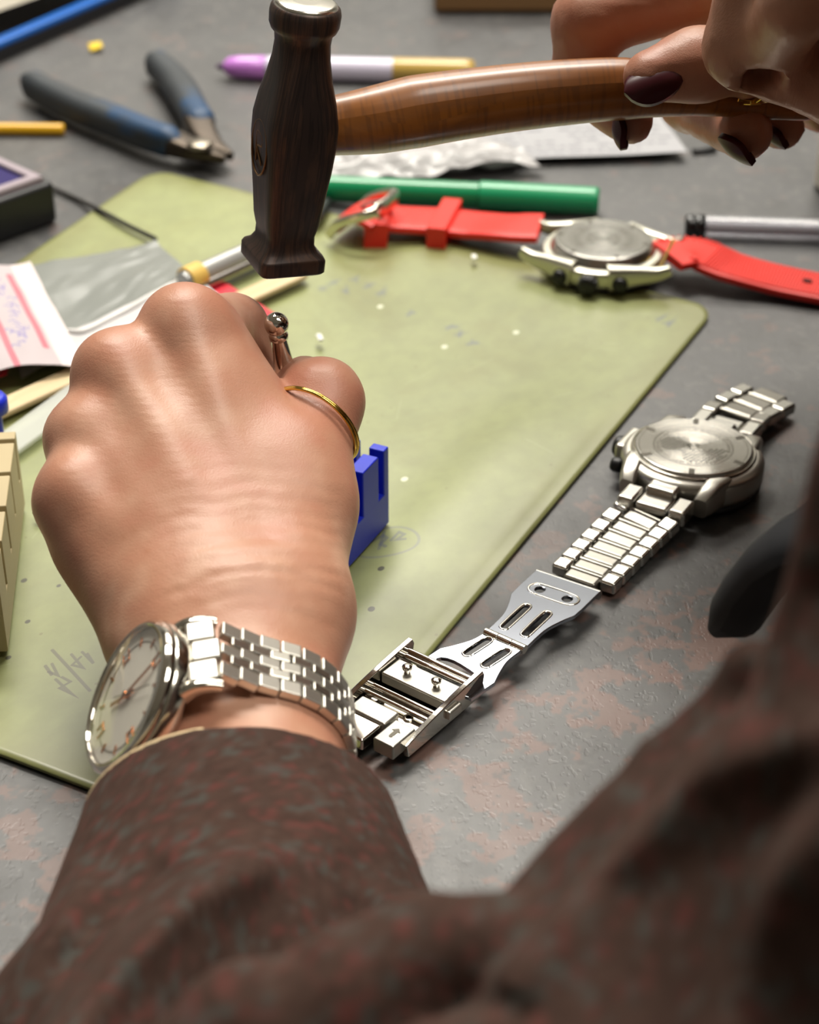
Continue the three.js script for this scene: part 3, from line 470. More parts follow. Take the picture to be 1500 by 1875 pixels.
// the coat: forearm sleeve, upper arm, shoulder, body
const wool = (x, y, z) => {
  const a = noise3(x * 640, y * 640, z * 640), b = noise3(x * 560 + 50, y * 560, z * 560), c = noise3(x * 900, y * 900 + 30, z * 900), l = noise3(x * 60, y * 60, z * 60);
  let q = mixc([0.022, 0.0125, 0.0095], [0.038, 0.022, 0.017], c); q = mixc(q, [0.075, 0.020, 0.018], sstep(0.60, 0.85, a) * 0.5); q = mixc(q, [0.034, 0.035, 0.031], sstep(0.60, 0.85, b) * 0.8);
  const k = 1.4 + 0.3 * l; return q.map((v) => v * k);
};
const mWool = pmat(0xffffff, 0.95, 0, { vertexColors: true, sheen: 0.35, sheenColor: new THREE.Color(0.30, 0.18, 0.14), sheenRoughness: 0.6, specularIntensity: 0.25 });
const CUFF = P(428, 1528, 0.387);
{
  const { torso, arms, bust, neck, RS, RE, base } = HEAD;
  const SA = AX.clone().negate(), mid = CUFF.clone().addScaledVector(SA, 0.075).add(V(0.004, 0.012, 0)), up = P(424, 1515, 0.387);
  const s1 = ecapsule(CUFF.clone().addScaledVector(SA, -0.03), mid, E1, 0.0262, 0.0232, 0.0435, 0.034), s2 = ecapsule(mid, ELB.clone().add(V(0, -0.002, 0)), E1, 0.0435, 0.034, 0.047, 0.045);
  const in1 = ecapsule(CUFF.clone().addScaledVector(SA, -0.05), CUFF.clone().addScaledVector(SA, 0.05), E1, 0.0245, 0.0212, 0.0305, 0.026);
  const U1 = V(0.060, 0.085, -0.182), U2 = V(0.094, 0.132, -0.178), a1 = cone(ELB, U1, 0.042, 0.0445), a2a = cone(U1, U2, 0.0445, 0.050), a2b = cone(U2, SHO, 0.050, 0.062), a2 = (x, y, z) => smin(a2a(x, y, z), a2b(x, y, z), 0.008), a3 = cone(SHO, V(0.34, 0.09, -0.42), 0.066, 0.10);
  const fold = (pts) => pts.slice(1).map((q, i) => cone(P(...pts[i].slice(0, 3)), P(...q.slice(0, 3)), pts[i][3], q[3]));
  const cape = fold([[1560, 1340, 0.250, 0.0085], [1640, 1200, 0.245, 0.0105], [1760, 880, 0.232, 0.0125], [1880, 600, 0.22, 0.013]]);
  const folds = [...fold([[520, 1990, 0.249, 0.0076], [645, 1820, 0.253, 0.0076], [780, 1748, 0.256, 0.0070], [920, 1740, 0.252, 0.0062], [1010, 1780, 0.245, 0.0045]]), ...fold([[300, 1990, 0.247, 0.0068], [440, 1866, 0.251, 0.0062], [560, 1850, 0.252, 0.0050]])];
  // soft creases of the cloth: lines seen on the sleeve, their width and height
  const crease = (pts, w, a) => (px, py) => { let m = 1e9; for (let i = 1; i < pts.length; i++) { const [x0, y0] = pts[i - 1], [x1, y1] = pts[i], dx = x1 - x0, dy = y1 - y0, t = clamp(((px - x0) * dx + (py - y0) * dy) / (dx * dx + dy * dy), 0, 1); m = Math.min(m, Math.hypot(px - x0 - dx * t, py - y0 - dy * t)); } return m > 3 * w ? 0 : a * Math.exp(-(m * m) / (w * w)); };
  const foreC = [crease([[90, 1960], [225, 1760], [345, 1645], [470, 1585]], 42, 0.0028), crease([[330, 1940], [420, 1760], [540, 1650], [640, 1600]], 60, -0.0020), crease([[0, 1880], [80, 1745], [150, 1610]], 28, 0.0018), crease([[140, 1780], [200, 1690], [290, 1600]], 30, -0.0020)];
  foreC.push(crease([[400, 1890], [520, 1770], [620, 1705], [660, 1690]], 55, -0.0045));
  const upperC = [crease([[560, 1930], [680, 1862], [760, 1838], [860, 1826], [950, 1850]], 32, -0.0026), crease([[700, 1930], [790, 1890], [900, 1870]], 30, 0.0022), crease([[930, 1800], [1080, 1600], [1290, 1420], [1500, 1345]], 55, 0.0030), crease([[1040, 1900], [1190, 1650], [1350, 1500], [1500, 1425]], 60, -0.0012), crease([[1300, 1900], [1400, 1640], [1560, 1500]], 80, 0.0040), crease([[1390, 1290], [1440, 1180], [1500, 1090]], 45, -0.0015)];
  const folds2 = [cone(P(960, 1960, 0.245), P(1060, 1760, 0.256), 0.008, 0.0085), cone(P(1060, 1760, 0.256), P(1200, 1570, 0.258), 0.0085, 0.008), cone(P(1200, 1570, 0.258), P(1400, 1440, 0.250), 0.008, 0.006)];
  const loop = [cone(P(1205, 1460, 0.262), P(1212, 1400, 0.264), 0.0024, 0.0028), cone(P(1212, 1400, 0.264), P(1290, 1350, 0.266), 0.0028, 0.0030), cone(P(1290, 1350, 0.266), P(1380, 1230, 0.262), 0.003, 0.0045)];
  const cutp = (x, y, z) => -((x - CUFF.x) * SA.x + (y - CUFF.y) * SA.y + (z - CUFF.z) * SA.z);
  const f = (x, y, z) => {
    let d = smin(s1(x, y, z), s2(x, y, z), 0.012), a = smin(a1(x, y, z), a2(x, y, z), 0.010); a = smin(a, a3(x, y, z), 0.02); for (const c of cape) a = smin(a, c(x, y, z), 0.012);
    // long soft folds
    if (Math.min(d, a) < 0.02) {
      const u = (x - CUFF.x) * E1.x + (y - CUFF.y) * E1.y + (z - CUFF.z) * E1.z, s = (z - CUFF.z);
      d += 0.0042 * Math.sin((u * 0.85 + s * 0.55) * 230 + 2.0 + 3 * noise3(x * 22, y * 22, z * 22)) * sstep(0.035, 0.085, s);
      a += 0.0022 * Math.sin((x * 0.55 + z * 1.0 + y * 0.6) * 130 + 5 * noise3(x * 14, y * 14, z * 14));
    }
    if (Math.min(d, a) < 0.012) { const q = P.inv(x, y, z); if (q[2] > 0.1) { for (const c of foreC) d -= c(q[0], q[1]); for (const c of upperC) a -= c(q[0], q[1]); } }
    d = smin(d, a, 0.010);
    let q = 1; for (const c of folds) q = smin(q, c(x, y, z), 0.006); d = smin(d, q, 0.0018);
    q = 1; for (const c of folds2) q = smin(q, c(x, y, z), 0.008); d = smin(d, q, 0.005);
    q = 1; for (const c of loop) q = smin(q, c(x, y, z), 0.004); d = smin(d, q, 0.003);
    d = smax(d, -in1(x, y, z), 0.001);
    d = smax(d, cutp(x, y, z), 0.0015);
    d = Math.max(d, 0.0006 - y);
    return Math.abs(d) < 0.004 ? d + 0.0005 * (noise3(x * 700, y * 700, z * 700) - 0.5) : d;
  };
  const rs = [cone(V(0.35, 0.09, -0.48), RS, 0.08, 0.062), cone(RS, RE, 0.060, 0.054), cone(RE, P(1760, 60, 0.56), 0.052, 0.036)];
  const body = [ecapsule(V(0.385, 0.07, -0.44), V(0.44, -0.20, -0.44), V(0, 0, 1), 0.165, 0.105, 0.150, 0.120), ecapsule(V(0.44, -0.20, -0.44), V(0.46, -0.46, -0.44), V(0, 0, 1), 0.150, 0.120, 0.185, 0.140)];
  const hollow = cone(V(0.30, 0.14, -0.44), V(0.37, 0.02, -0.44), 0.062, 0.05);
  const fb = (x, y, z) => { let d = smin(body[0](x, y, z), body[1](x, y, z), 0.05); for (const b of bust) d = smin(d, b(x, y, z) - 0.014, 0.03); for (const r of rs) d = smin(d, r(x, y, z), 0.03); d = smin(d, a3(x, y, z), 0.04); d = smax(d, -hollow(x, y, z), 0.01); d = smin(d, 1, 0.01); return d + 0.003 * Math.sin((x + z) * 90 + 6 * noise3(x * 12, y * 12, z * 12)); };
  const g1 = surface(f, V(-0.115, 0.0, -0.345), V(0.30, 0.27, 0.01), 0.0016), g2 = surface(fb, V(0.15, -0.62, -0.80), V(0.66, 0.24, -0.22), 0.012);
  const g = mergeGeometries([g1.toNonIndexed(), g2.toNonIndexed()]); paint(g, wool);
  world('wool_coat', mergeVertices(g, 1e-6), mWool, person).userData.label = 'brown wool coat with red and grey flecks';
  // the pale lining shows as a narrow edge at the cuff
  const ringPts = []; for (let i = 0; i <= 60; i++) { const a = (100 + i / 60 * 160) * Math.PI / 180; ringPts.push(CUFF.clone().add(V(0.0011, 0.0034, 0)).addScaledVector(SA, 0.0004).addScaledVector(E1, 0.0304 * Math.cos(a)).addScaledVector(E2, 0.0256 * Math.sin(a))); ringPts[i].y = Math.max(0.0035, ringPts[i].y); }
  world('cuff_lining', tube(ringPts, 0.0008, 120, 8), mat(0xcbb48e, 0.9), person).userData.label = 'pale lining at the edge of the cuff';
  // dark scarf end under the coat
  world('scarf', [sweep([P(1312, 1150, 0.415), P(1350, 1120, 0.41), P(1405, 1040, 0.40), P(1500, 975, 0.39), P(1720, 900, 0.40), V(0.25, 0.06, -0.40), V(0.34, 0.06, -0.42)], (t) => { const k = Math.sqrt(clamp(t * 45 + 0.12, 0, 1)) * (1 + 1.5 * sstep(0.4, 1, t)); return [0.0085 * k, 0.006 * k, 2.2]; }, V(0, 1, 0), 20, 40)], mat(0x15171c, 0.8), person).userData.label = 'end of a dark scarf';
  const mTrouser = mat(0x1d1f26, 0.9);
  const lg = (x, y, z) => { let d = 1; for (const l of HEAD.legs) d = smin(d, l(x, y, z) - 0.008, 0.03); return d; };
  world('trousers', surface((x, y, z) => Math.max(lg(x, y, z), FLOOR + 0.085 - y), V(-0.05, FLOOR + 0.02, -0.70), V(0.60, -0.34, -0.18), 0.012), mTrouser, person);
  for (const s of [1, -1]) world('shoe', loft([0, 0.1, 0.3, 0.55, 0.8, 1].map((t, i) => ring(V(lerp(0.235, -0.02, t), FLOOR + [0.045, 0.056, 0.06, 0.048, 0.038, 0.02][i], -0.44 + s * 0.115), V(0, 0, 1), V(0, 1, 0), [0.022, 0.04, 0.044, 0.046, 0.044, 0.02][i], [0.044, 0.055, 0.059, 0.047, 0.037, 0.018][i], 2.6, 20))), mat(0x14110f, 0.5), person);
}
// ---------------------------------------------------------------- metals
const brushedBump = texture(256, 256, (u, v) => 0.5 + 0.5 * (tnoise(u * 3, v * 256, 256, 5) - 0.5), { rx: 60, ry: 60 });
const mSteel = mat(0xc8c6c0, 0.26, 1), mBrushed = mat(0xc2bfb6, 0.36, 1), mPolish = mat(0xdcd8cf, 0.08, 1), mDarkSteel = mat(0x8a857a, 0.3, 1), mBlack = mat(0x0c0c0d, 0.45), mGold = mat(0xd8b25a, 0.15, 1), mRose = mat(0xc07a4a, 0.2, 1);
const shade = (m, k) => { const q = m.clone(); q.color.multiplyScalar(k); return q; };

// ---------------------------------------------------------------- the hammer
{
  const bot = P(518, 468, 0.490), top = P(561, 5, 0.4545), y = top.clone().sub(bot), Lh = y.length(); y.normalize();
  const toEye = FWD.clone().negate().addScaledVector(y, FWD.dot(y)).normalize(), right = y.clone().cross(toEye).normalize();
  const t = thing('hammer', 'small hammer with dark rust-brown steel head and varnished wooden handle, raised over the punch', 'hammer', bot);
  const yaw = -0.50, X = right.clone().multiplyScalar(Math.cos(yaw)).addScaledVector(toEye, Math.sin(yaw)), Z = toEye.clone().multiplyScalar(Math.cos(yaw)).addScaledVector(right, -Math.sin(yaw));
  const mm = 1 / (F / 0.478);   // one pixel of the photograph at the hammer
  // [height share, half width px, exponent of the section]
  const st = [[-0.036, 52, 8], [-0.03, 62, 9], [-0.022, 65, 9], [0.022, 65, 9], [0.034, 62, 9], [0.048, 53, 8], [0.075, 46.5, 7], [0.11, 46, 7], [0.16, 52.0, 6], [0.26, 56.5, 6], [0.38, 62.7, 6], [0.48, 66.7, 5.5], [0.56, 67.2, 5], [0.64, 61.9, 4.5], [0.72, 54.0, 3.6], [0.8, 49.5, 2.6], [0.855, 49.0, 2.2], [0.89, 51.9, 2], [0.905, 58.8, 2], [0.925, 62.7, 2], [0.965, 63.7, 2], [0.985, 61.7, 2], [0.992, 56.8, 2]];
  const rust = texture(512, 512, (u, v) => { const s = tfbm(u, v * 0.35, 24, 5, 601), q = tfbm(u, v, 8, 4, 611), k = tnoise(u * 90, v * 6, 90, 612); let c = mixc([0.036, 0.023, 0.019], [0.066, 0.036, 0.026], sstep(0.4, 0.7, s)); c = mixc(c, [0.13, 0.058, 0.026], sstep(0.58, 0.75, q) * 0.35); return mixc(c, [0.012, 0.009, 0.009], sstep(0.55, 0.8, k) * 0.6).map((x) => Math.pow(x, 1 / 2.2)); }, { srgb: true, rx: 26, ry: 16 });
  const mHead = mat(0xffffff, 0.42, 0.45, { map: rust, bumpMap: rust, bumpScale: 0.0001 });
  const headG = loft(st.map(([h, w, e]) => ring(bot.clone().addScaledVector(y, h * Lh), X, Z, w * mm, w * mm, e, 56)));
  for (let q = 0; q < st.length * 57; q++) headG.attributes.uv.setX(q, (q % 57) / 56 * 0.19);
  world('head', headG, mHead, t);
  world('round_face', loft([[0.990, 56], [1.0, 55], [1.006, 49], [1.009, 25]].map(([h, w]) => ring(bot.clone().addScaledVector(y, h * Lh), X, Z, w * mm, w * mm, 2, 40))), mat(0xd6d2c8, 0.22, 1), t).userData.label = 'polished round face';
  // stamped oval on the left flank
  const flank = X.clone().negate(), fc = bot.clone().addScaledVector(y, 0.455 * Lh).addScaledVector(flank, 65.4 * mm), ov = (k, n = 28) => Array.from({ length: n + 1 }, (_, i) => fc.clone().addScaledVector(Z, k * 36 * mm * Math.cos(i / n * 6.2832)).addScaledVector(y, k * 52 * mm * Math.sin(i / n * 6.2832)));
  const mMark = mat(0x6b4a26, 0.5, 0.3);
  world('stamp_mark', [tube(ov(1), 2.0 * mm, 60, 6), tube([[-12, -30], [-12, 28], [12, 22], [12, 6], [-9, 0], [15, -30]].map(([a, b]) => fc.clone().addScaledVector(Z, a * mm).addScaledVector(y, b * mm)), 1.8 * mm, 50, 6)], mMark, t).userData.label = 'oval maker\'s stamp';
  // handle: a waist behind the head, a swell, and a slim end inside the fist
  const line = [[548, 236, .478], [612, 230, .4795], [690, 219, .480], [760, 205, .481], [900, 184, .4835], [1040, 169, .486], [1150, 163, .488], [1250, 172, .490], [1330, 186, .4925], [1420, 196, .495], [1500, 200, .50]], half = [50, 54, 62, 66, 62.5, 60, 57, 42, 28, 24, 22];
  const pts = line.map((q) => P(...q)), cum = [0]; for (let i = 1; i < pts.length; i++) cum.push(cum[i - 1] + pts[i].distanceTo(pts[i - 1]));
  const size = (s) => { const q = s * cum[cum.length - 1]; let i = 1; while (i < cum.length - 1 && cum[i] < q) i++; const k = (q - cum[i - 1]) / (cum[i] - cum[i - 1]), end = Math.sqrt(clamp((1 - s) * 40 + 0.05, 0, 1)), w = lerp(half[i - 1], half[i], clamp(k, 0, 1)) * mm * end; return [w * 0.92, w, 2.2]; };
  const grain = texture(1024, 512, (u, v) => { const s = tfbm(v * 0.25, u, 24, 4, 621), ring2 = tnoise(u * 6, v * 160, 160, 625), q = tfbm(u, v, 5, 4, 627); let c = mixc([0.20, 0.060, 0.004], [0.33, 0.108, 0.008], s); c = mixc(c, [0.11, 0.032, 0.004], sstep(0.50, 0.8, ring2) * 0.4 + sstep(0.55, 0.75, q) * 0.4); return c.map((x) => Math.pow(x, 1 / 2.2)); }, { srgb: true, rx: 20, ry: 9 });
  world('handle', sweep(pts, size, UPV, 36, 90), pmat(0xffffff, 0.38, 0, { map: grain, clearcoat: 0.35, clearcoatRoughness: 0.2 }), t).userData.label = 'varnished wooden handle';
}
// ---------------------------------------------------------------- the punch in the left hand
const PUNCH_TOP = P(506, 578, 0.474);
{
  const a = P(506, 592, 0.4765), foot = P(556, 868, 0.503), ax = a.clone().sub(foot).normalize();
  const t = thing('steel_punch', 'polished steel pin punch with a ball end held upright between thumb and finger', 'punch', foot);
  const L = a.distanceTo(foot), h = (x) => x / 1000;
  const g = (pts) => along(lathe(pts, 28), foot, a);
  world('pin', g([[0, 0], [h(0.5), 0], [h(0.5), h(9)], [h(0.9), h(11)], [h(2.1), h(15)], [0, h(15)]]), mSteel, t);
  world('shaft', g([[h(2.1), h(14.5)], [h(3.0), h(18)], [h(3.0), L - h(14)], [h(2.6), L - h(12)], [h(1.9), L - h(5)], [h(1.8), L - h(3)]]), mPolish, t);
  world('collar', g([[h(1.6), L - h(5)], [h(2.4), L - h(4.4)], [h(2.5), L - h(3.4)], [h(2.1), L - h(2.6)], [h(1.6), L - h(2.3)]]), mPolish, t);
  world('ball_end', g([...Array.from({ length: 17 }, (_, i) => { const q = -1.45 + i / 16 * (Math.PI / 2 + 1.45); return [Math.max(0.00001, h(3.1) * Math.cos(q)), L - h(0.3) + h(3.1) * Math.sin(q)]; })]), mPolish, t);
}
// ---------------------------------------------------------------- rings
function ringThing(label, c, axis, r, tubeR, m) {
  const z = axis.clone().normalize(), g = new THREE.TorusGeometry(r, tubeR, 12, 60); g.applyMatrix4(new THREE.Matrix4().makeRotationFromQuaternion(new THREE.Quaternion().setFromUnitVectors(V(0, 0, 1), z)).setPosition(c));
  return worldThing('ring', label, 'ring', g, m);
}
{
  const g1 = [], c = LH.thumb[0].clone().lerp(LH.thumb[1], 0.54).addScaledVector(V(1, 0, 0), 0.0002).addScaledVector(UPV, 0.0010), z = V(0.50, 0, 0).addScaledVector(UPV, 0.66).addScaledVector(FWD, 0.62).normalize();
  for (const [off, tilt, r] of [[0, 0, 0.0119], [0.0010, 0.06, 0.0120]]) { const q = z.clone().addScaledVector(V(0, 1, 0), tilt).normalize(), g = new THREE.TorusGeometry(r, 0.00044, 10, 72); g.applyMatrix4(new THREE.Matrix4().makeRotationFromQuaternion(new THREE.Quaternion().setFromUnitVectors(V(0, 0, 1), q)).setPosition(c.clone().addScaledVector(z, off))); g1.push(g); }
  worldThing('ring', 'thin gold band crossed double, on the thumb of the hand holding the punch', 'ring', g1, mGold);
  const c2 = RH.th[1].clone().lerp(RH.th[2], 0.80).addScaledVector(UPV, 0.0010).addScaledVector(FWD, -0.0026), ax2 = RH.th[2].clone().sub(RH.th[1]).normalize();
  const t = thing('ring', 'gold ring with square facets on the hand holding the hammer, just under the nose', 'ring', c2);
  const Y = UPV.clone().addScaledVector(ax2, -UPV.dot(ax2)).normalize(), X = Y.clone().cross(ax2);
  const rr = 0.0112, gq = new THREE.TorusGeometry(rr, 0.0007, 10, 60); gq.applyMatrix4(basis(X, Y, ax2, c2));
  world('band', gq, mGold, t);
  for (let i = 0; i < 14; i++) { const a = i / 14 * 2 * Math.PI, o = X.clone().multiplyScalar(Math.cos(a)).addScaledVector(Y, Math.sin(a)), s = X.clone().multiplyScalar(-Math.sin(a)).addScaledVector(Y, Math.cos(a)); world('facet', xf(rbox(0.0034, 0.0014, 0.0034, 0.0004), basis(s, o, s.clone().cross(o), c2.clone().addScaledVector(o, rr + 0.0004))), mGold, t); }
}
// ---------------------------------------------------------------- slotted bracelet holders
function holder(name, label, corner, dirPx, len, wid, h, m, cuts, alongCut, dirW) {
  // corner: world point of one bottom corner; the long side runs along dir, the short side to its left
  const x = dirW.clone().setY(0).normalize(), z = x.clone().cross(V(0, 1, 0)).normalize().multiplyScalar(1);
  const t = thing(name, label, 'bracelet holder', corner.clone());
  // cut the block into towers standing on one base
  const base = h * 0.42, xs = []; let p = 0; for (const [a, b] of cuts) { xs.push([p, a]); p = b; } xs.push([p, len]);
  const B = (x0, x1, z0, z1, y0, y1, r = 0.0004) => { const w = x1 - x0, d = z1 - z0, g = rbox(w, y1 - y0, d, r); g.translate((x0 + x1) / 2, (y0 + y1) / 2, (z0 + z1) / 2); return xf(g, basis(x, V(0, 1, 0), z, corner)); };
  world('base', B(0, len, 0, wid, 0, base + 0.0005), m, t);
  for (const [a, b] of xs) for (const [c, d] of [[0, alongCut[0]], [alongCut[1], wid]]) world('tower', B(a, b, c, d, base, h * (1 - 0.0)), m, t);
  return t;
}
{
  const mBlue = pmat(0x1c2fc0, 0.34, 0, { specularIntensity: 0.8 }), mBeige = mat(0xb0a07a, 0.5);
  const c0 = T(713, 957, ONMAT), c1 = T(628, 1052, ONMAT), dir = c1.clone().sub(c0);
  holder('bracelet_holder', 'blue plastic slotted bracelet holder under the hand with the punch', c0, 0, 0.052, 0.030, 0.0245, mBlue, [[0.0030, 0.0062], [0.0155, 0.0188], [0.029, 0.0325], [0.040, 0.043]], [0.0046, 0.0084], dir);
  const b0 = T(46, 922, ONMAT), b1 = T(22, 1132, ONMAT);
  holder('bracelet_holder', 'beige plastic slotted bracelet holder at the left edge of the green mat', b0, 0, 0.070, 0.030, 0.0235, mBeige, [[0.0040, 0.0062], [0.0215, 0.0232], [0.0385, 0.0410], [0.055, 0.058]], [0.0100, 0.0130], b1.clone().sub(b0));
  const q = T(2, 835, 0.026);
  const g = thing('plastic_peg', 'small bright blue plastic peg standing at the beige bracelet holder', 'peg', T(-2, 868, ONMAT));
  part('stem', lathe([[0, 0], [0.0030, 0], [0.0030, 0.021], [0.0022, 0.022], [0, 0.022]], 20), mBlue, g);
  part('cap', lathe([[0.0030, 0.0205], [0.0052, 0.021], [0.0052, 0.0245], [0.0040, 0.026], [0, 0.026]], 20), mBlue, g);
}
// ---------------------------------------------------------------- the wristwatch worn on the left wrist
{
  const N = V(-0.80, 0.56, 0.19).normalize(), TT = AX.clone().cross(N).normalize();   // TT: towards the visible band
  const tt = TT.dot(E2) > 0 ? TT : TT.clone().negate();
  const C = WR.clone().addScaledVector(N, 0.0208);
  const t = thing('wristwatch', 'worn steel wristwatch with a white dial, rose gold hands and a five-row steel bracelet', 'wristwatch', WR);
  const Xw = tt.clone(), Zw = Xw.clone().cross(N).normalize(), M = basis(Xw, N, Zw, C), put = (g) => xf(g, M), mk = (n, g, m, p = t) => world(n, put(Array.isArray(g) ? flat(g) : g), m, p);
  const mats0 = mat(0xcfcbc2, 0.34, 1), R0 = 0.0170, mCase = mat(0xd2cec4, 0.14, 1);
  mk('case', lathe([[0, -0.001], [R0 - 0.003, -0.001], [R0 - 0.0006, 0.0006], [R0, 0.002], [R0, 0.0042], [R0 - 0.0006, 0.0052], [0, 0.0052]], 72), mCase);
  mk('bezel', lathe([[R0 - 0.0004, 0.005], [R0 - 0.0002, 0.0060], [R0 - 0.0012, 0.0070], [R0 - 0.0020, 0.0073], [R0 - 0.0022, 0.0060]], 72), mPolish);
  const dialY = 0.0058, face = mat(0xd8d3c6, 0.55);
  const dial = mk('dial', lathe([[0, dialY], [R0 - 0.0022, dialY], [R0 - 0.0022, dialY - 0.0006], [0, dialY - 0.0006]], 64), face);
  const minute = new THREE.TorusGeometry(R0 * 0.70, 0.00010, 6, 72).rotateX(Math.PI / 2).translate(0, dialY + 0.0001, 0); mk('minute_track', minute, mDarkSteel, dial);
  const hand = (ang, len, w, y, tail = 0.003) => rbox(len + tail, 0.00022, w, 0.0001).translate((len - tail) / 2, y, 0).rotateY(ang);
  for (let i = 0; i < 12; i++) { const a = i / 12 * 2 * Math.PI; if (i % 3) mk('hour_marker', rbox(0.0021, 0.0003, 0.0005, 0.0001).translate(R0 * 0.70, dialY + 0.0002, 0).rotateY(a), mRose, dial); }
  for (let i = 0; i < 4; i++) { const a = i / 4 * 2 * Math.PI; mk('numeral', [rbox(0.003, 0.0003, 0.00045, 0.0001).translate(R0 * 0.66, dialY + 0.0002, 0.0011).rotateY(a), rbox(0.003, 0.0003, 0.00045, 0.0001).translate(R0 * 0.66, dialY + 0.0002, -0.0011).rotateY(a), rbox(0.0005, 0.0003, 0.0022, 0.0001).translate(R0 * 0.60, dialY + 0.0002, 0).rotateY(a)], mRose, dial); }
  mk('hour_hand', hand(2.75, 0.0068, 0.0010, dialY + 0.0006), mRose); mk('minute_hand', hand(-0.08, 0.0108, 0.0008, dialY + 0.0009), mRose); mk('second_hand', hand(-0.55, 0.0115, 0.00028, dialY + 0.0012, 0.0045), mDarkSteel);
  mk('hand_hub', lathe([[0, dialY], [0.0008, dialY], [0.0008, dialY + 0.0013], [0, dialY + 0.0014]], 16), mRose);
  mk('crystal', lathe([[R0 - 0.0021, 0.0070], [R0 * 0.6, 0.0077], [0, 0.0080], [0, 0.0075], [R0 * 0.6, 0.0072], [R0 - 0.0021, 0.0066]], 64), pmat(0xffffff, 0.03, 0, { transmission: 1, thickness: 0, ior: 1.5 }));
  mk('crown', [lathe([[0, 0], [0.0022, 0], [0.0024, 0.0004], [0.0024, 0.0022], [0.0019, 0.0027], [0, 0.0028]], 24).rotateX(-Math.PI / 2).translate(0, 0.0028, -R0 + 0.0002)], mPolish);
  for (const s of [1, -1]) for (const q of [1, -1]) mk('lug', sweep([V(s * 0.0120, 0.0016, q * 0.0092), V(s * 0.0155, 0.0004, q * 0.0092), V(s * 0.0176, -0.0018, q * 0.0092), V(s * 0.0188, -0.0042, q * 0.0092)], (u) => [0.0012, lerp(0.0020, 0.0010, u), 3.5], V(0, 1, 0.01).normalize(), 16, 14), mCase);
  for (const s of [1, -1]) for (const q of [-1, 0, 1]) mk('end_link', rbox(0.0060, 0.0022, 0.0056, 0.0007, 3).translate(q ? -0.0004 : 0.0004, 0, q * 0.0058).rotateZ(-s * 0.85).translate(s * 0.0176, -0.0014, 0), mats0);
  // bracelet path round the wrist
  const el = (deg, k = 0) => { const a = deg * Math.PI / 180, pw = (q) => Math.sign(q) * Math.pow(Math.abs(q), 0.94); return WR.clone().addScaledVector(E1, (0.0224 + k) * pw(Math.cos(a))).addScaledVector(E2, (0.0187 + k) * pw(Math.sin(a))); };
  const lugA = C.clone().addScaledVector(tt, 0.0194).addScaledVector(N, -0.0038), lugB = C.clone().addScaledVector(tt, -0.0180).addScaledVector(N, 0.0002);
  const path = new THREE.CatmullRomCurve3([lugA, el(76, 0.0018), el(58, 0.0013), el(38, 0.0013), el(15, 0.0013), el(-8, 0.0013), el(-35, 0.0012), el(-65, 0.001), el(-95, 0.001), el(-125, 0.001), el(-160, 0.0012), el(-185, 0.0025), lugB], false, 'centripetal');
  const LEN = path.getLength(), n = Math.round(LEN / 0.0046), wids = [0.0040, 0.0027, 0.0031, 0.0027, 0.0040], gap = 0.00016, total = wids.reduce((a, b) => a + b, 0);
  const lg = wids.map((w) => rbox(0.0044, 0.0021, w - gap, 0.00035, 2)), mats = [mat(0xe2dfd6, 0.33, 1), mat(0xeae7de, 0.24, 1)];
  for (let i = 0; i < n; i++) {
    let off = -total / 2;
    wids.forEach((w, k) => {
      const s = (i + (k % 2 ? 1.0 : 0.5)) / n; off += w; if (s > 0.995) return;
      const c = path.getPointAt(s), d = path.getTangentAt(s), out = c.clone().sub(WR); out.addScaledVector(AX, -out.dot(AX)); const zz = AX.clone(), yy = zz.clone().cross(d).normalize(); if (yy.dot(out) < 0) yy.negate();
      const taper = lerp(1, 0.9, Math.min(s, 1 - s) * 2), o = c.addScaledVector(AX, (off - w / 2) * taper), dd = yy.clone().cross(zz).normalize(), me = part('link', lg[k], mats[k % 2], t);
      me.matrixAutoUpdate = true; const mx = t.matrixWorld.clone().invert().multiply(basis(dd, yy, dd.clone().cross(yy), o)); mx.decompose(me.position, me.quaternion, me.scale); me.scale.z *= taper;
    });
  }
}
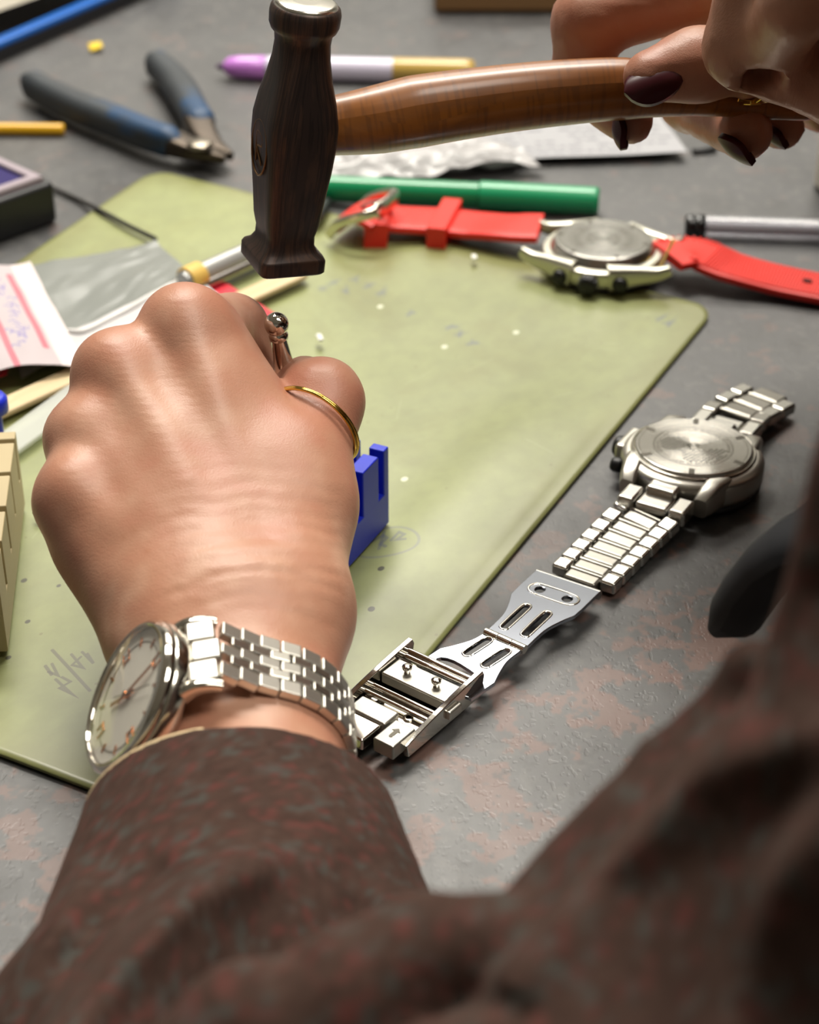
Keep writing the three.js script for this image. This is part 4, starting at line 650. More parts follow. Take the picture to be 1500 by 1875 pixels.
// ---------------------------------------------------------------- the steel watch lying face down, its bracelet opened out
function backPrint(kind) {   // engraved print on a case back: a checkered arc, a shield, and a ring of small lettering
  const t = canvasTexture(1024, 1024, (g, w, h) => {
    g.fillStyle = '#ffffff'; g.fillRect(0, 0, w, h); g.translate(w / 2, h / 2);
    const R = w / 2;
    if (kind === 'flag') {
      for (let i = -16; i < 16; i++) for (let j = -12; j < 12; j++) { if ((i + j) % 2) continue; const x = i * 24, y = j * 24, r = Math.hypot(x + 12, y + 12) / R; if (r > 0.57) continue; if ((x < -30 && y > -190 - x * 0.1 && y < 110 + x * 0.25) || (y > 60 - x * 0.1 && x > -130)) { g.fillStyle = '#6b6862'; g.fillRect(x, y, 22, 20); } }
    }
    g.strokeStyle = '#77736b'; g.lineWidth = 4;
    for (const q of kind === 'flag' ? [0.68, 0.70, 0.95] : [0.30, 0.34, 0.52, 0.56, 0.72, 0.95]) { g.beginPath(); g.arc(0, 0, q * R, 0, 7); g.stroke(); }
    if (kind === 'flag') { g.strokeStyle = '#5d594f'; g.lineWidth = 7; g.beginPath(); g.moveTo(-46, -52); g.lineTo(46, -52); g.lineTo(46, 10); g.quadraticCurveTo(40, 50, 0, 66); g.quadraticCurveTo(-40, 50, -46, 10); g.closePath(); g.stroke(); g.strokeRect(-30, -34, 60, 26); g.beginPath(); g.moveTo(-26, 10); g.lineTo(26, 10); g.moveTo(0, 10); g.lineTo(0, 44); g.stroke(); }
    const r0 = rng(9); g.strokeStyle = '#7d786f'; g.lineWidth = 5;   // the engraving is too small to read in the photograph: strokes of its size
    for (let i = 0; i < 88; i++) { const a = i / 88 * 2 * Math.PI; if (r0() < 0.18) continue; g.save(); g.rotate(a); g.translate(0, -0.62 * R); g.beginPath(); g.moveTo(-7, -14); g.lineTo(-7, 14); if (r0() < 0.5) { g.moveTo(-7, -14); g.lineTo(8, r0() < 0.5 ? -14 : 14); } else { g.moveTo(8, -14); g.lineTo(8, 14); } g.stroke(); g.restore(); }
  });
  t.flipY = false; return t;
}
function caseBackMaterial(kind, color) { return mat(color, 0.13, 1, { map: backPrint(kind) }); }
// a lathe-turned disc: its fine concentric grooves spread reflections into a radial sheen; the print is laid on by place, not by turning
function turned(name, r, y, M, m, parent) {
  const n = 110, pts = []; for (let i = 0; i <= n * 4; i++) { const s = i / (n * 4), q = s * r; pts.push([Math.max(q, 0.00001), y + 0.5 * (r / n) / (2 * Math.PI) * 0.32 * Math.sin(i / 4 * 2 * Math.PI) * (0.5 + h3(Math.floor(i / 4), 3, 9))]); }
  const g = xf(lathe(pts.reverse(), 96), M), p = g.attributes.position, uv = g.attributes.uv, c = V(0, 0, 0).applyMatrix4(M);
  for (let i = 0; i < p.count; i++) uv.setXY(i, (p.getX(i) - c.x) / r / 2 + 0.5, (p.getZ(i) - c.z) / r / 2 + 0.5);
  return world(name, g, m, parent);
}
function chainFrame(pts) { return new THREE.CatmullRomCurve3(pts, false, 'centripetal'); }
{
  const hB = 0.0125, C0 = T(1270, 816, hB), dirB = T(1205, 905, 0.008).sub(T(1338, 752, 0.008)).setY(0).normalize();
  const t = thing('wristwatch', 'steel wristwatch lying face down with bracelet and folding clasp stretched open', 'wristwatch', V(C0.x, 0, C0.z));
  // local frame: x towards the clasp, y up, z to the side
  const X = dirB, Y = V(0, 1, 0), Z = X.clone().cross(Y).normalize();
  const tilt = new THREE.Matrix4().makeRotationAxis(V(0, 0, 1), 0.03), M = basis(X, Y, Z, V(C0.x, 0, C0.z)).multiply(tilt), mk = (n, g, m, p = t) => world(n, xf(Array.isArray(g) ? flat(g) : g, M), m, p);
  const R1 = 0.0205;
  mk('case', lathe([[0, 0.0012], [R1 - 0.004, 0.0012], [R1 - 0.0008, 0.0028], [R1, 0.0044], [R1, 0.0088], [R1 - 0.0006, 0.0098], [R1 - 0.0022, 0.0108], [0, 0.0108]], 96), mBrushed);
  mk('bezel', lathe([[R1 - 0.0045, 0.0004], [R1 - 0.0012, 0.0004], [R1 - 0.0004, 0.0018], [R1 - 0.0014, 0.0034], [R1 - 0.0045, 0.0034]], 96), mBlack);
  mk('back_rim', lathe([[R1 - 0.0024, 0.0106], [R1 - 0.0027, 0.0114], [R1 - 0.0032, 0.0116], [R1 - 0.0036, 0.0110]], 96), mPolish);
  const back = mk('case_back', lathe([[R1 - 0.0036, 0.0108], [R1 - 0.0036, hB - 0.0006], [R1 - 0.0039, hB - 0.0003], [R1 - 0.0042, hB - 0.0002]], 96), mSteel);
  turned('turned_disc', R1 - 0.0042, hB - 0.0002, M, caseBackMaterial('flag', 0xbebbb4), back);
  for (let i = 0; i < 6; i++) mk('key_notch', rbox(0.0030, 0.0007, 0.0016, 0.0001).translate(0.0150, hB - 0.00045, 0).rotateY(i * Math.PI / 3 + 0.35), shade(mDarkSteel, 0.5), back);
  // lugs
  for (const s of [1, -1]) for (const q of [1, -1]) mk('lug', loft([[0.0100, 0.0104, 0.0100, 0.0058], [0.0150, 0.0106, 0.0066, 0.0053], [0.0190, 0.0090, 0.0038, 0.0046], [0.0212, 0.0072, 0.0022, 0.0040]].map(([x, y, zc, hw], i) => ring(V(s * x, (y + 0.0015) / 2 + 0.0012, q * (0.0128 - 0.0006 * i)), V(0, 0, 1), V(0, 1, 0), 0.0034 - 0.0004 * i, Math.max(0.0018, (y - 0.0018) / 2), 4, 24))), mBrushed);
  // crown and guards on the far-left side, black
  for (const [x, r, l] of [[0, 0.0032, 0.0042], [0.0105, 0.0022, 0.0034], [-0.0105, 0.0022, 0.0034]]) mk(x === 0 ? 'crown' : 'pusher', lathe([[0, 0], [r * 0.8, 0], [r, 0.0008], [r, l - 0.0008], [r * 0.8, l], [0, l]], 24).rotateX(Math.PI / 2).translate(x, 0.0056, Math.sqrt(R1 * R1 - x * x) - 0.0006), mBlack);
  mk('crown_guard', rbox(0.013, 0.0062, 0.0035, 0.0012).translate(0.0, 0.0066, R1 - 0.0004), mBrushed);
  // bracelet: near half
  const mLinkA = mat(0xd6d4cd, 0.24, 1), mLinkB = mat(0xa29f97, 0.34, 1);
  const links = (curve, n, skipEnd, w0, w1, first = 0) => {
    const L = curve.getLength(), pitch = L / n;
    for (let i = first; i < n; i++) for (let k = -1; k <= 1; k++) {
      const s = (i + (k ? 0.5 : 0.98)) / n; if (s > 1) continue;
      const c = curve.getPointAt(Math.min(1, s)), d = curve.getTangentAt(Math.min(1, s)), W = lerp(w0, w1, s), f = frame(c, d);
      const ow = W * 0.245, cw = W * 0.50, g = k ? rbox(pitch * 0.93, 0.0036, ow, 0.0009, 3).translate(0, 0, k * (W - ow) / 2) : flat([rbox(pitch * 0.80, 0.0030, cw, 0.0008, 3).translate(0, -0.0003, 0), new THREE.CylinderGeometry(0.0008, 0.0008, cw * 0.98, 10).rotateX(Math.PI / 2).translate(-pitch * 0.47, 0.0006, 0)]);
      world('link', xf(g, f), k ? mLinkA : mLinkB, t);
    }
  };
  const endA = V(C0.x, 0, C0.z).addScaledVector(X, 0.0258);
  // solid end pieces at the case
  for (const s of [1, -1]) mk('end_link', flat([rbox(0.0062, 0.0058, 0.0092, 0.0012, 3).translate(s * 0.0208, 0.0068, 0), rbox(0.0078, 0.0040, 0.0096, 0.001, 3).translate(s * 0.0262, 0.0056, 0), rbox(0.0086, 0.0048, 0.0050, 0.001, 3).translate(s * 0.0262, 0.0058, 0.0076), rbox(0.0086, 0.0048, 0.0050, 0.001, 3).translate(s * 0.0262, 0.0058, -0.0076)]), mLinkA);
  const near = chainFrame([endA.clone().setY(0.0058).addScaledVector(X, 0.0024), T(1167, 962, 0.0042), T(1125, 1003, 0.0030), T(1081, 1047, 0.0028), T(1066, 1062, 0.0028)]);
  links(near, 7, 0, 0.0205, 0.0190);
  const far0 = V(C0.x, 0, C0.z).addScaledVector(X, -0.0310).setY(0.0055);
  const far = chainFrame([far0, far0.clone().addScaledVector(X, -0.007).setY(0.0045), T(1408, 728, 0.0030)]);
  links(far, 3, 0, 0.0205, 0.0200);
  const mBlade = mat(0xb4b9c4, 0.14, 1);
  // folding clasp: two sprung blades joined by a hinge
  const blade = (a, b, outline, holes, lift, nm, lab) => {   // outline in (x 0..1 along, z in metres)
    const L = a.distanceTo(b), s = new THREE.Shape(outline.map(([x, z]) => new THREE.Vector2(x * L, -z))); for (const h of holes) s.holes.push(new THREE.Path(h.map(([x, z]) => new THREE.Vector2(x, -z))));
    const g = new THREE.ExtrudeGeometry(s, { depth: 0.0007, bevelEnabled: true, bevelThickness: 0.00018, bevelSize: 0.00018, bevelOffset: -0.00018, bevelSegments: 2, curveSegments: 16 }); g.rotateX(-Math.PI / 2);
    const p = g.attributes.position; for (let i = 0; i < p.count; i++) { const u = p.getX(i) / L; p.setY(i, p.getY(i)); } g.computeVertexNormals();
    return world(nm, xf(g, frame(a, b.clone().sub(a))), mBlade, t);
  };
  const a0 = T(1040, 1068, 0.0046), a1 = T(925, 1177, 0.0064), b1 = T(812, 1252, 0.0048), L1 = a0.distanceTo(a1), L2 = a1.distanceTo(b1);
  const curveEdge = (pts) => new THREE.SplineCurve(pts.map(([x, z]) => new THREE.Vector2(x, z))).getPoints(24).map((v) => [v.x, v.y]);
  const side = (k) => curveEdge([[0.42, k * 0.0093], [0.55, k * 0.0076], [0.72, k * 0.0062], [0.97, k * 0.0060]]);
  blade(a0, a1, [[0, -0.0095], [0, 0.0095], [0.30, 0.0095], ...side(1), [1, 0.0060], [1, -0.0060], ...side(-1).reverse(), [0.30, -0.0095]], [stadium(L1 * 0.24, -0.0040, 0.0002, 0.0013), stadium(L1 * 0.24, 0.0040, 0.0002, 0.0013), stadium(L1 * 0.68, -0.0030, L1 * 0.17, 0.0009), stadium(L1 * 0.68, 0.0030, L1 * 0.17, 0.0009)], 0.0012, 'clasp_blade');
  const sb = (k) => curveEdge([[0.04, k * 0.0058], [0.25, k * 0.0062], [0.45, k * 0.0078], [0.62, k * 0.0096]]);
  blade(a1, b1, [[0, -0.0056], [0, 0.0056], ...sb(1), [1, 0.0096], [1, -0.0096], ...sb(-1).reverse()], [stadium(L2 * 0.30, -0.0032, L2 * 0.16, 0.0010), stadium(L2 * 0.30, 0.0032, L2 * 0.16, 0.0010), stadium(L2 * 0.77, 0, 0.0016, 0.0056, Math.PI / 2).map(([x, z]) => [L2 * 0.77 + (x - L2 * 0.77) * 0.42, z * 1.0])], 0.0010, 'clasp_blade');
  // raised frame round the pin holes of the first blade and round the slots
  const f1 = frame(a0, a1.clone().sub(a0)), rim = (cx, cz, hl, r, ang = 0, yy0 = 0, yy = 0.0007) => tube([...stadium(cx, cz, hl, r, ang, 6), stadium(cx, cz, hl, r, ang, 6)[0]].map(([x, z]) => V(x, yy, z)), 0.00042, 70, 6);
  world('stamped_rim', xf(rim(L1 * 0.24, 0, 0.0045, 0.0026, Math.PI / 2, 0.0017), f1), mPolish, t);
  for (const q of [-1, 1]) { world('stamped_rim', xf(rim(L1 * 0.68, q * 0.0030, L1 * 0.17, 0.0012, 0, 0.0020), f1), mPolish, t); world('stamped_rim', xf(rim(L2 * 0.30, q * 0.0032, L2 * 0.16, 0.0013, 0, 0.0018), frame(a1, b1.clone().sub(a1))), mPolish, t); }
  const cyl = (p, dz, r, m, nm) => { const f = frame(p, a1.clone().sub(a0)); world(nm, xf(new THREE.CylinderGeometry(r, r, dz, 16).rotateX(Math.PI / 2), f), m, t); };
  for (const k of [-1, 0, 1]) { const f = frame(a1, b1.clone().sub(a0)); world('hinge_knuckle', xf(new THREE.CylinderGeometry(0.0012, 0.0012, 0.0038, 16).rotateX(Math.PI / 2).translate(0, 0.0006, k * 0.0041), f), mPolish, t); }
  cyl(a0.clone().add(V(0, -0.0004, 0)), 0.0188, 0.0013, mSteel, 'hinge_pin');
  // the clasp cover, open side up: floor, two side rails, crossbar with two pins, fold-over tab
  const e0 = T(808, 1238, 0.004), e1 = T(668, 1352, 0.004), Lc = e0.distanceTo(e1), fc = frame(e0.clone().setY(0.0022), e1.clone().sub(e0)), W = 0.0212, c = (n, g, m) => world(n, xf(Array.isArray(g) ? flat(g) : g, fc), m, t);
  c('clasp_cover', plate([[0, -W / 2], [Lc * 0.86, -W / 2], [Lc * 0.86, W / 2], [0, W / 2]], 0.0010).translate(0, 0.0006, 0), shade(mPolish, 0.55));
  for (const s of [1, -1]) {
    const rail = new THREE.Shape(); rail.moveTo(-0.001, 0.0004); rail.lineTo(Lc * 0.93, 0.0004); rail.lineTo(Lc * 0.95, 0.0040); rail.quadraticCurveTo(Lc * 0.5, 0.0066, -0.0015, 0.0076); rail.lineTo(-0.0022, 0.0062); rail.closePath();
    const g = new THREE.ExtrudeGeometry(rail, { depth: 0.0011, bevelEnabled: true, bevelThickness: 0.0002, bevelSize: 0.0002, bevelOffset: -0.0002, bevelSegments: 2, curveSegments: 20 }); g.translate(0, 0, s > 0 ? W / 2 - 0.0005 : -W / 2 - 0.0006); c('side_rail', g, mPolish);
    c('push_button', rbox(0.0052, 0.0026, 0.0014, 0.0006, 3).translate(Lc * 0.36, 0.0034, s * (W / 2 + 0.0012)), mBrushed);
  }
  c('crossbar', rbox(0.0072, 0.0032, W - 0.0018, 0.0005).translate(Lc * 0.265, 0.0040, 0), mBrushed);
  for (const s of [1, -1]) c('locking_pin', lathe([[0, 0], [0.0008, 0], [0.0008, 0.0014], [0.0012, 0.0016], [0.0013, 0.0024], [0.0008, 0.0028], [0, 0.0028]], 16).translate(Lc * 0.265, 0.0052, s * 0.0044), mPolish);
  for (const x of [0.025, 0.075]) c('spring_bar', new THREE.CylinderGeometry(0.0009, 0.0009, W - 0.0012, 14).rotateX(Math.PI / 2).translate(Lc * x, 0.0050 + (x < 0.05 ? 0.0006 : 0), 0), mPolish);
  for (const x of [0.50, 0.60]) c('spring_bar', new THREE.CylinderGeometry(0.0007, 0.0007, W - 0.0012, 14).rotateX(Math.PI / 2).translate(Lc * x, 0.0040, 0), mPolish);
  for (const s of [1, -1]) c('rivet', lathe([[0.0007, 0.0002], [0.0013, 0.0002], [0.0013, 0.0006], [0.0007, 0.0006]], 16).translate(Lc * 0.63, 0.0026, s * 0.0044), mPolish);
  c('latch_plate', rbox(0.0062, 0.0008, W - 0.0022, 0.0002).translate(Lc * 0.63, 0.0024, 0), mPolish);
  c('end_bar', rbox(0.0058, 0.0034, 0.0112, 0.0006).translate(Lc * 0.79, 0.0036, 0.0024), mBrushed);
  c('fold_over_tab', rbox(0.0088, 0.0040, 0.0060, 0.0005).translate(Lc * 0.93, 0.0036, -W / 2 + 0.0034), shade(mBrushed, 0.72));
  c('end_link', [rbox(0.0085, 0.0032, 0.0118, 0.0006).translate(Lc * 0.985, 0.0030, 0.0036)], mPolish);
  // the arrow and dot engraved on the tab
  const ar = new THREE.Shape([[-0.0014, 0], [-0.0002, 0.0012], [-0.0002, 0.0005], [0.0014, 0.0005], [0.0014, -0.0005], [-0.0002, -0.0005], [-0.0002, -0.0012]].map(([x, y]) => new THREE.Vector2(x, y)));
  c('engraved_arrow', new THREE.ExtrudeGeometry(ar, { depth: 0.00016, bevelEnabled: false }).rotateX(-Math.PI / 2).translate(Lc * 0.915, 0.00555, -W / 2 + 0.0034), shade(mDarkSteel, 0.35));
  c('engraved_dot', new THREE.CylinderGeometry(0.0005, 0.0005, 0.00016, 14).translate(Lc * 0.975, 0.00562, -W / 2 + 0.0034), shade(mDarkSteel, 0.35));
}
// ---------------------------------------------------------------- the watch on red rubber straps, face down
{
  const hB = 0.0135, C0 = T(1105, 436, hB), X = T(1222, 451, 0.009).sub(T(985, 421, 0.009)).setY(0).normalize(), Y = V(0, 1, 0), Z = X.clone().cross(Y).normalize();   // X towards the holed strap, Z towards the camera
  const t = thing('wristwatch', 'steel wristwatch on red rubber straps lying face down behind the mat', 'wristwatch', V(C0.x, 0, C0.z));
  const M = basis(X, Y, Z, V(C0.x, 0, C0.z)), mk = (n, g, m, p = t) => world(n, xf(Array.isArray(g) ? flat(g) : g, M), m, p), R1 = 0.0212;
  const mPale = mat(0xcac8ba, 0.34, 1);
  mk('case', lathe([[0, 0.0014], [R1 - 0.005, 0.0014], [R1 - 0.0012, 0.0030], [R1, 0.0050], [R1, 0.0088], [R1 - 0.0008, 0.0100], [0, 0.0108]], 96), mPale);
  mk('bezel', lathe([[R1 - 0.006, 0.0004], [R1 - 0.002, 0.0004], [R1 - 0.0010, 0.0020], [R1 - 0.0020, 0.0036], [R1 - 0.006, 0.0036]], 96), mBlack);
  const backP = mk('case_back', lathe([[R1 - 0.0028, 0.0104], [R1 - 0.0040, hB - 0.0010], [R1 - 0.0045, hB - 0.0002], [R1 - 0.0050, hB - 0.0002]], 96), mSteel);
  turned('turned_disc', R1 - 0.0050, hB - 0.0002, M, caseBackMaterial('plain', 0xbebdb8), backP);
  for (let i = 0; i < 6; i++) mk('key_notch', rbox(0.0022, 0.0006, 0.0012, 0.0001).translate(0.0152, hB - 0.0003, 0).rotateY(i * Math.PI / 3), shade(mDarkSteel, 0.6), backP);
  for (const s of [1, -1]) for (const q of [1, -1]) mk('lug', sweep([V(s * 0.006, 0.0072, q * 0.0185), V(s * 0.015, 0.0080, q * 0.0150), V(s * 0.0225, 0.0088, q * 0.0128), V(s * 0.0262, 0.0104, q * 0.0120)], (u) => [lerp(0.0030, 0.0015, u), lerp(0.0050, 0.0018, u), 3.2], V(0, 1, 0), 18, 16), mPale);
  for (const [x, r, l, n] of [[0, 0.0031, 0.0042, 'crown'], [0.0105, 0.0026, 0.0036, 'pusher'], [-0.0105, 0.0026, 0.0036, 'pusher']]) { const o = mk(n, lathe([[0, 0], [r * 0.8, 0], [r, 0.0007], [r, l - 0.0009], [r * 0.75, l], [0, l]], 24).rotateX(Math.PI / 2).translate(x, 0.0062, Math.sqrt(R1 * R1 - x * x) - 0.0004), mBlack); if (n === 'crown') for (let k = 0; k < 12; k++) { const a = k / 12 * 6.2832; mk('crown_rib', rbox(0.0007, 0.0007, 0.0030, 0.0002).translate(r * Math.cos(a), 0.0062 + r * Math.sin(a), R1 + 0.0016), mBlack, o); } }
  const mRed = mat(0xd8200f, 0.42), mRedD = mat(0xc21a0c, 0.5);
  const ribBump = texture(256, 64, (u, v) => 0.5 + 0.5 * Math.sin(u * 2 * Math.PI * 16), { rx: 60, ry: 1 });
  const mRib = mat(0xd42414, 0.5);
  // plain strap to the left with two keepers and a buckle
  const strapSize = (w0, w1, th) => (u) => [lerp(w0, w1, u) / 2, th, 5];
  const left = [T(990, 418, 0.0094), T(942, 417, 0.0088), T(870, 413, 0.0065), T(800, 406, 0.0060), T(730, 402, 0.0070), T(668, 397, 0.0080)];
  world('strap', sweep(left, strapSize(0.0215, 0.0195, 0.0017), V(0, 1, 0), 28, 50), mRed, t);
  const lc = new THREE.CatmullRomCurve3(left, false, 'centripetal');
  const keeper = (s, wid, th, raise) => { const c = lc.getPointAt(s), f = frame(c, lc.getTangentAt(s)), W = wid / 2, h0 = -c.y + 0.0004, h1 = raise; const o = new THREE.Shape([[-W, h0], [W, h0], [W, h1], [-W, h1]].map(([a, b]) => new THREE.Vector2(a, b))), q = new THREE.Path([[-W + 0.0016, h0 + 0.0014], [W - 0.0016, h0 + 0.0014], [W - 0.0016, h1 - 0.0016], [-W + 0.0016, h1 - 0.0016]].map(([a, b]) => new THREE.Vector2(a, b))); o.holes.push(q); const g = new THREE.ExtrudeGeometry(o, { depth: th, bevelEnabled: true, bevelThickness: 0.0005, bevelSize: 0.0004, bevelOffset: -0.0004, bevelSegments: 2 }).translate(0, 0, -th / 2).rotateY(Math.PI / 2); world('strap_keeper', xf(g, f), mRed, t); };
  keeper(0.56, 0.0275, 0.0062, 0.0036); keeper(0.93, 0.0260, 0.0075, 0.0032);
  // buckle: a bent steel bow round the red end, with its tongue
  const f = frame(T(672, 396, 0.010), T(640, 388, 0.010).sub(T(700, 400, 0.010)));
  const bow = [[-0.0060, 0.0044, 0.0105], [0.002, 0.0048, 0.0112], [0.0075, 0.001, 0.0110], [0.0098, -0.004, 0.0098]];
  for (const s of [1]) world('buckle', xf(sweep([V(0.0098, -0.0048, 0.0112), V(0.0050, 0.0010, 0.0122), V(-0.0020, 0.0046, 0.0122), V(-0.0068, 0.0062, 0.0100), V(-0.0084, 0.0066, 0.0040), V(-0.0084, 0.0066, -0.0060), V(-0.0066, 0.0062, -0.0104), V(-0.0020, 0.0046, -0.0122), V(0.0050, 0.0010, -0.0122), V(0.0098, -0.0048, -0.0112)], (u) => { const k = Math.abs(u - 0.5) < 0.14 ? 1.5 : 1; return [0.0011, 0.0019 * k, 3]; }, V(0.2, 1, 0).normalize(), 16, 70), f), mat(0xd6d1c4, 0.2, 1), t);
  world('buckle_tongue', xf(sweep([V(0.0085, -0.004, 0), V(0.002, 0.0036, 0), V(-0.0078, 0.0078, 0)], () => [0.0010, 0.0006, 3], V(0, 1, 0), 12, 20), f), mSteel, t);
  world('strap_end', xf(sweep([V(-0.006, -0.0005, 0), V(0.002, 0.0016, 0), V(0.0078, -0.0012, 0), V(0.0092, -0.0048, 0)], () => [0.0088, 0.0016, 4], V(0, 1, 0), 24, 24), f), mRed, t);
  // ribbed strap to the right, with adjusting holes and a spring bar
  const rightP = [C0.clone().addScaledVector(X, 0.0222).setY(0.0098), T(1265, 462, 0.0092), T(1340, 490, 0.0062), T(1420, 512, 0.0038), T(1520, 532, 0.0030), T(1640, 552, 0.0030), T(1760, 572, 0.0030)], rc = new THREE.CatmullRomCurve3(rightP, false, 'centripetal');
  world('strap', sweep(rightP, (u) => [lerp(0.0218, 0.0185, u) / 2 * Math.sqrt(clamp((1 - u) * 18 + 0.08, 0, 1)), 0.0016, 5], V(0, 1, 0), 28, 60), mRib, t);
  const LR = rc.getLength(), ribs = []; for (let s = 0.0045; s < LR - 0.004; s += 0.0011) { const u = s / LR, c = rc.getPointAt(u), q = frame(c, rc.getTangentAt(u)), W = lerp(0.0218, 0.0185, u) - 0.0014; if (u > 0.02 && u < 0.16) { for (const k of [1, -1]) ribs.push(xf(rbox(0.00062, 0.0005, W * 0.12, 0.0001, 1).translate(0, 0.0017, k * W * 0.43), q)); } else ribs.push(xf(rbox(0.00062, 0.0005, W * 0.92, 0.0001, 1).translate(0, 0.0017, 0), q)); }
  const rm = world('strap_ribs', ribs, mRib, t); rm.userData.kind = 'stuff';
  for (let k = 0; k < 6; k++) { const u = 0.50 + k * 0.062, c = rc.getPointAt(u), q = frame(c, rc.getTangentAt(u)); world('strap_hole', xf(new THREE.CylinderGeometry(0.00115, 0.00115, 0.0046, 14).scale(1.5, 1, 1).translate(0, 0, 0), q), mat(0x1a0503, 0.9), t); }
  world('spring_bar', xf(new THREE.CylinderGeometry(0.0008, 0.0008, 0.0225, 12).rotateX(Math.PI / 2).translate(0.0005, 0.001, 0), frame(rightP[0], X)), mGold, t);
}
// ---------------------------------------------------------------- pliers
{
  const t = thing('side_cutters', 'open side cutters with blue rubber handles lying on the bench', 'pliers', T(350, 265, 0));
  const grip = texture(256, 256, (u, v) => { const q = tfbm(u, v, 6, 4, 701), s = sstep(0.42, 0.55, tfbm(u, v, 3, 3, 703)); return mixc(mixc([0.045, 0.055, 0.065], [0.09, 0.11, 0.13], q), [0.014, 0.10, 0.26], s).map((x) => Math.pow(x, 1 / 2.2)); }, { srgb: true, rx: 14, ry: 9 });
  const mG = mat(0xb0b0b0, 0.55, 0, { map: grip }), mJ = mat(0x4a423a, 0.35, 0.9);
  const gs = (a, m, b) => (u) => { const e = Math.sqrt(clamp(Math.min(u * 12, (1 - u) * 16) + 0.06, 0, 1)), w = u < 0.5 ? lerp(a, m, u * 2) : lerp(m, b, u * 2 - 1); return [w * e, 0.0062 * e, 2.6]; };
  world('handle', sweep([T(42, 146, 0.008), T(120, 186, 0.008), T(205, 220, 0.0085), T(275, 248, 0.009), T(332, 266, 0.009)], gs(0.0050, 0.0066, 0.0050), V(0, 1, 0), 24, 50), mG, t);
  world('handle', sweep([T(276, 108, 0.008), T(312, 140, 0.008), T(340, 178, 0.0085), T(358, 212, 0.009), T(375, 236, 0.009)], gs(0.0052, 0.0068, 0.0058), V(0, 1, 0), 24, 50), mG, t);
  const jaw = (pts, s) => sweep(pts, s, V(0, 1, 0), 16, 24);
  world('jaw', jaw([T(318, 262, 0.008), T(352, 274, 0.0075), T(385, 284, 0.007), T(412, 292, 0.006)], (u) => [lerp(0.0062, 0.0012, u * u), lerp(0.0046, 0.0018, u), 3.5]), mJ, t);
  world('jaw', jaw([T(362, 226, 0.009), T(374, 250, 0.008), T(392, 268, 0.007), T(424, 286, 0.006)], (u) => [lerp(0.0064, 0.0012, u * u), lerp(0.0046, 0.0018, u), 3.5]), mJ, t);
  world('pivot', lathe([[0, 0], [0.0052, 0], [0.0052, 0.0012], [0.0040, 0.0022], [0, 0.0024]], 24).translate(...T(366, 268, 0.011).toArray()), mat(0x9a9184, 0.3, 1), t);
}
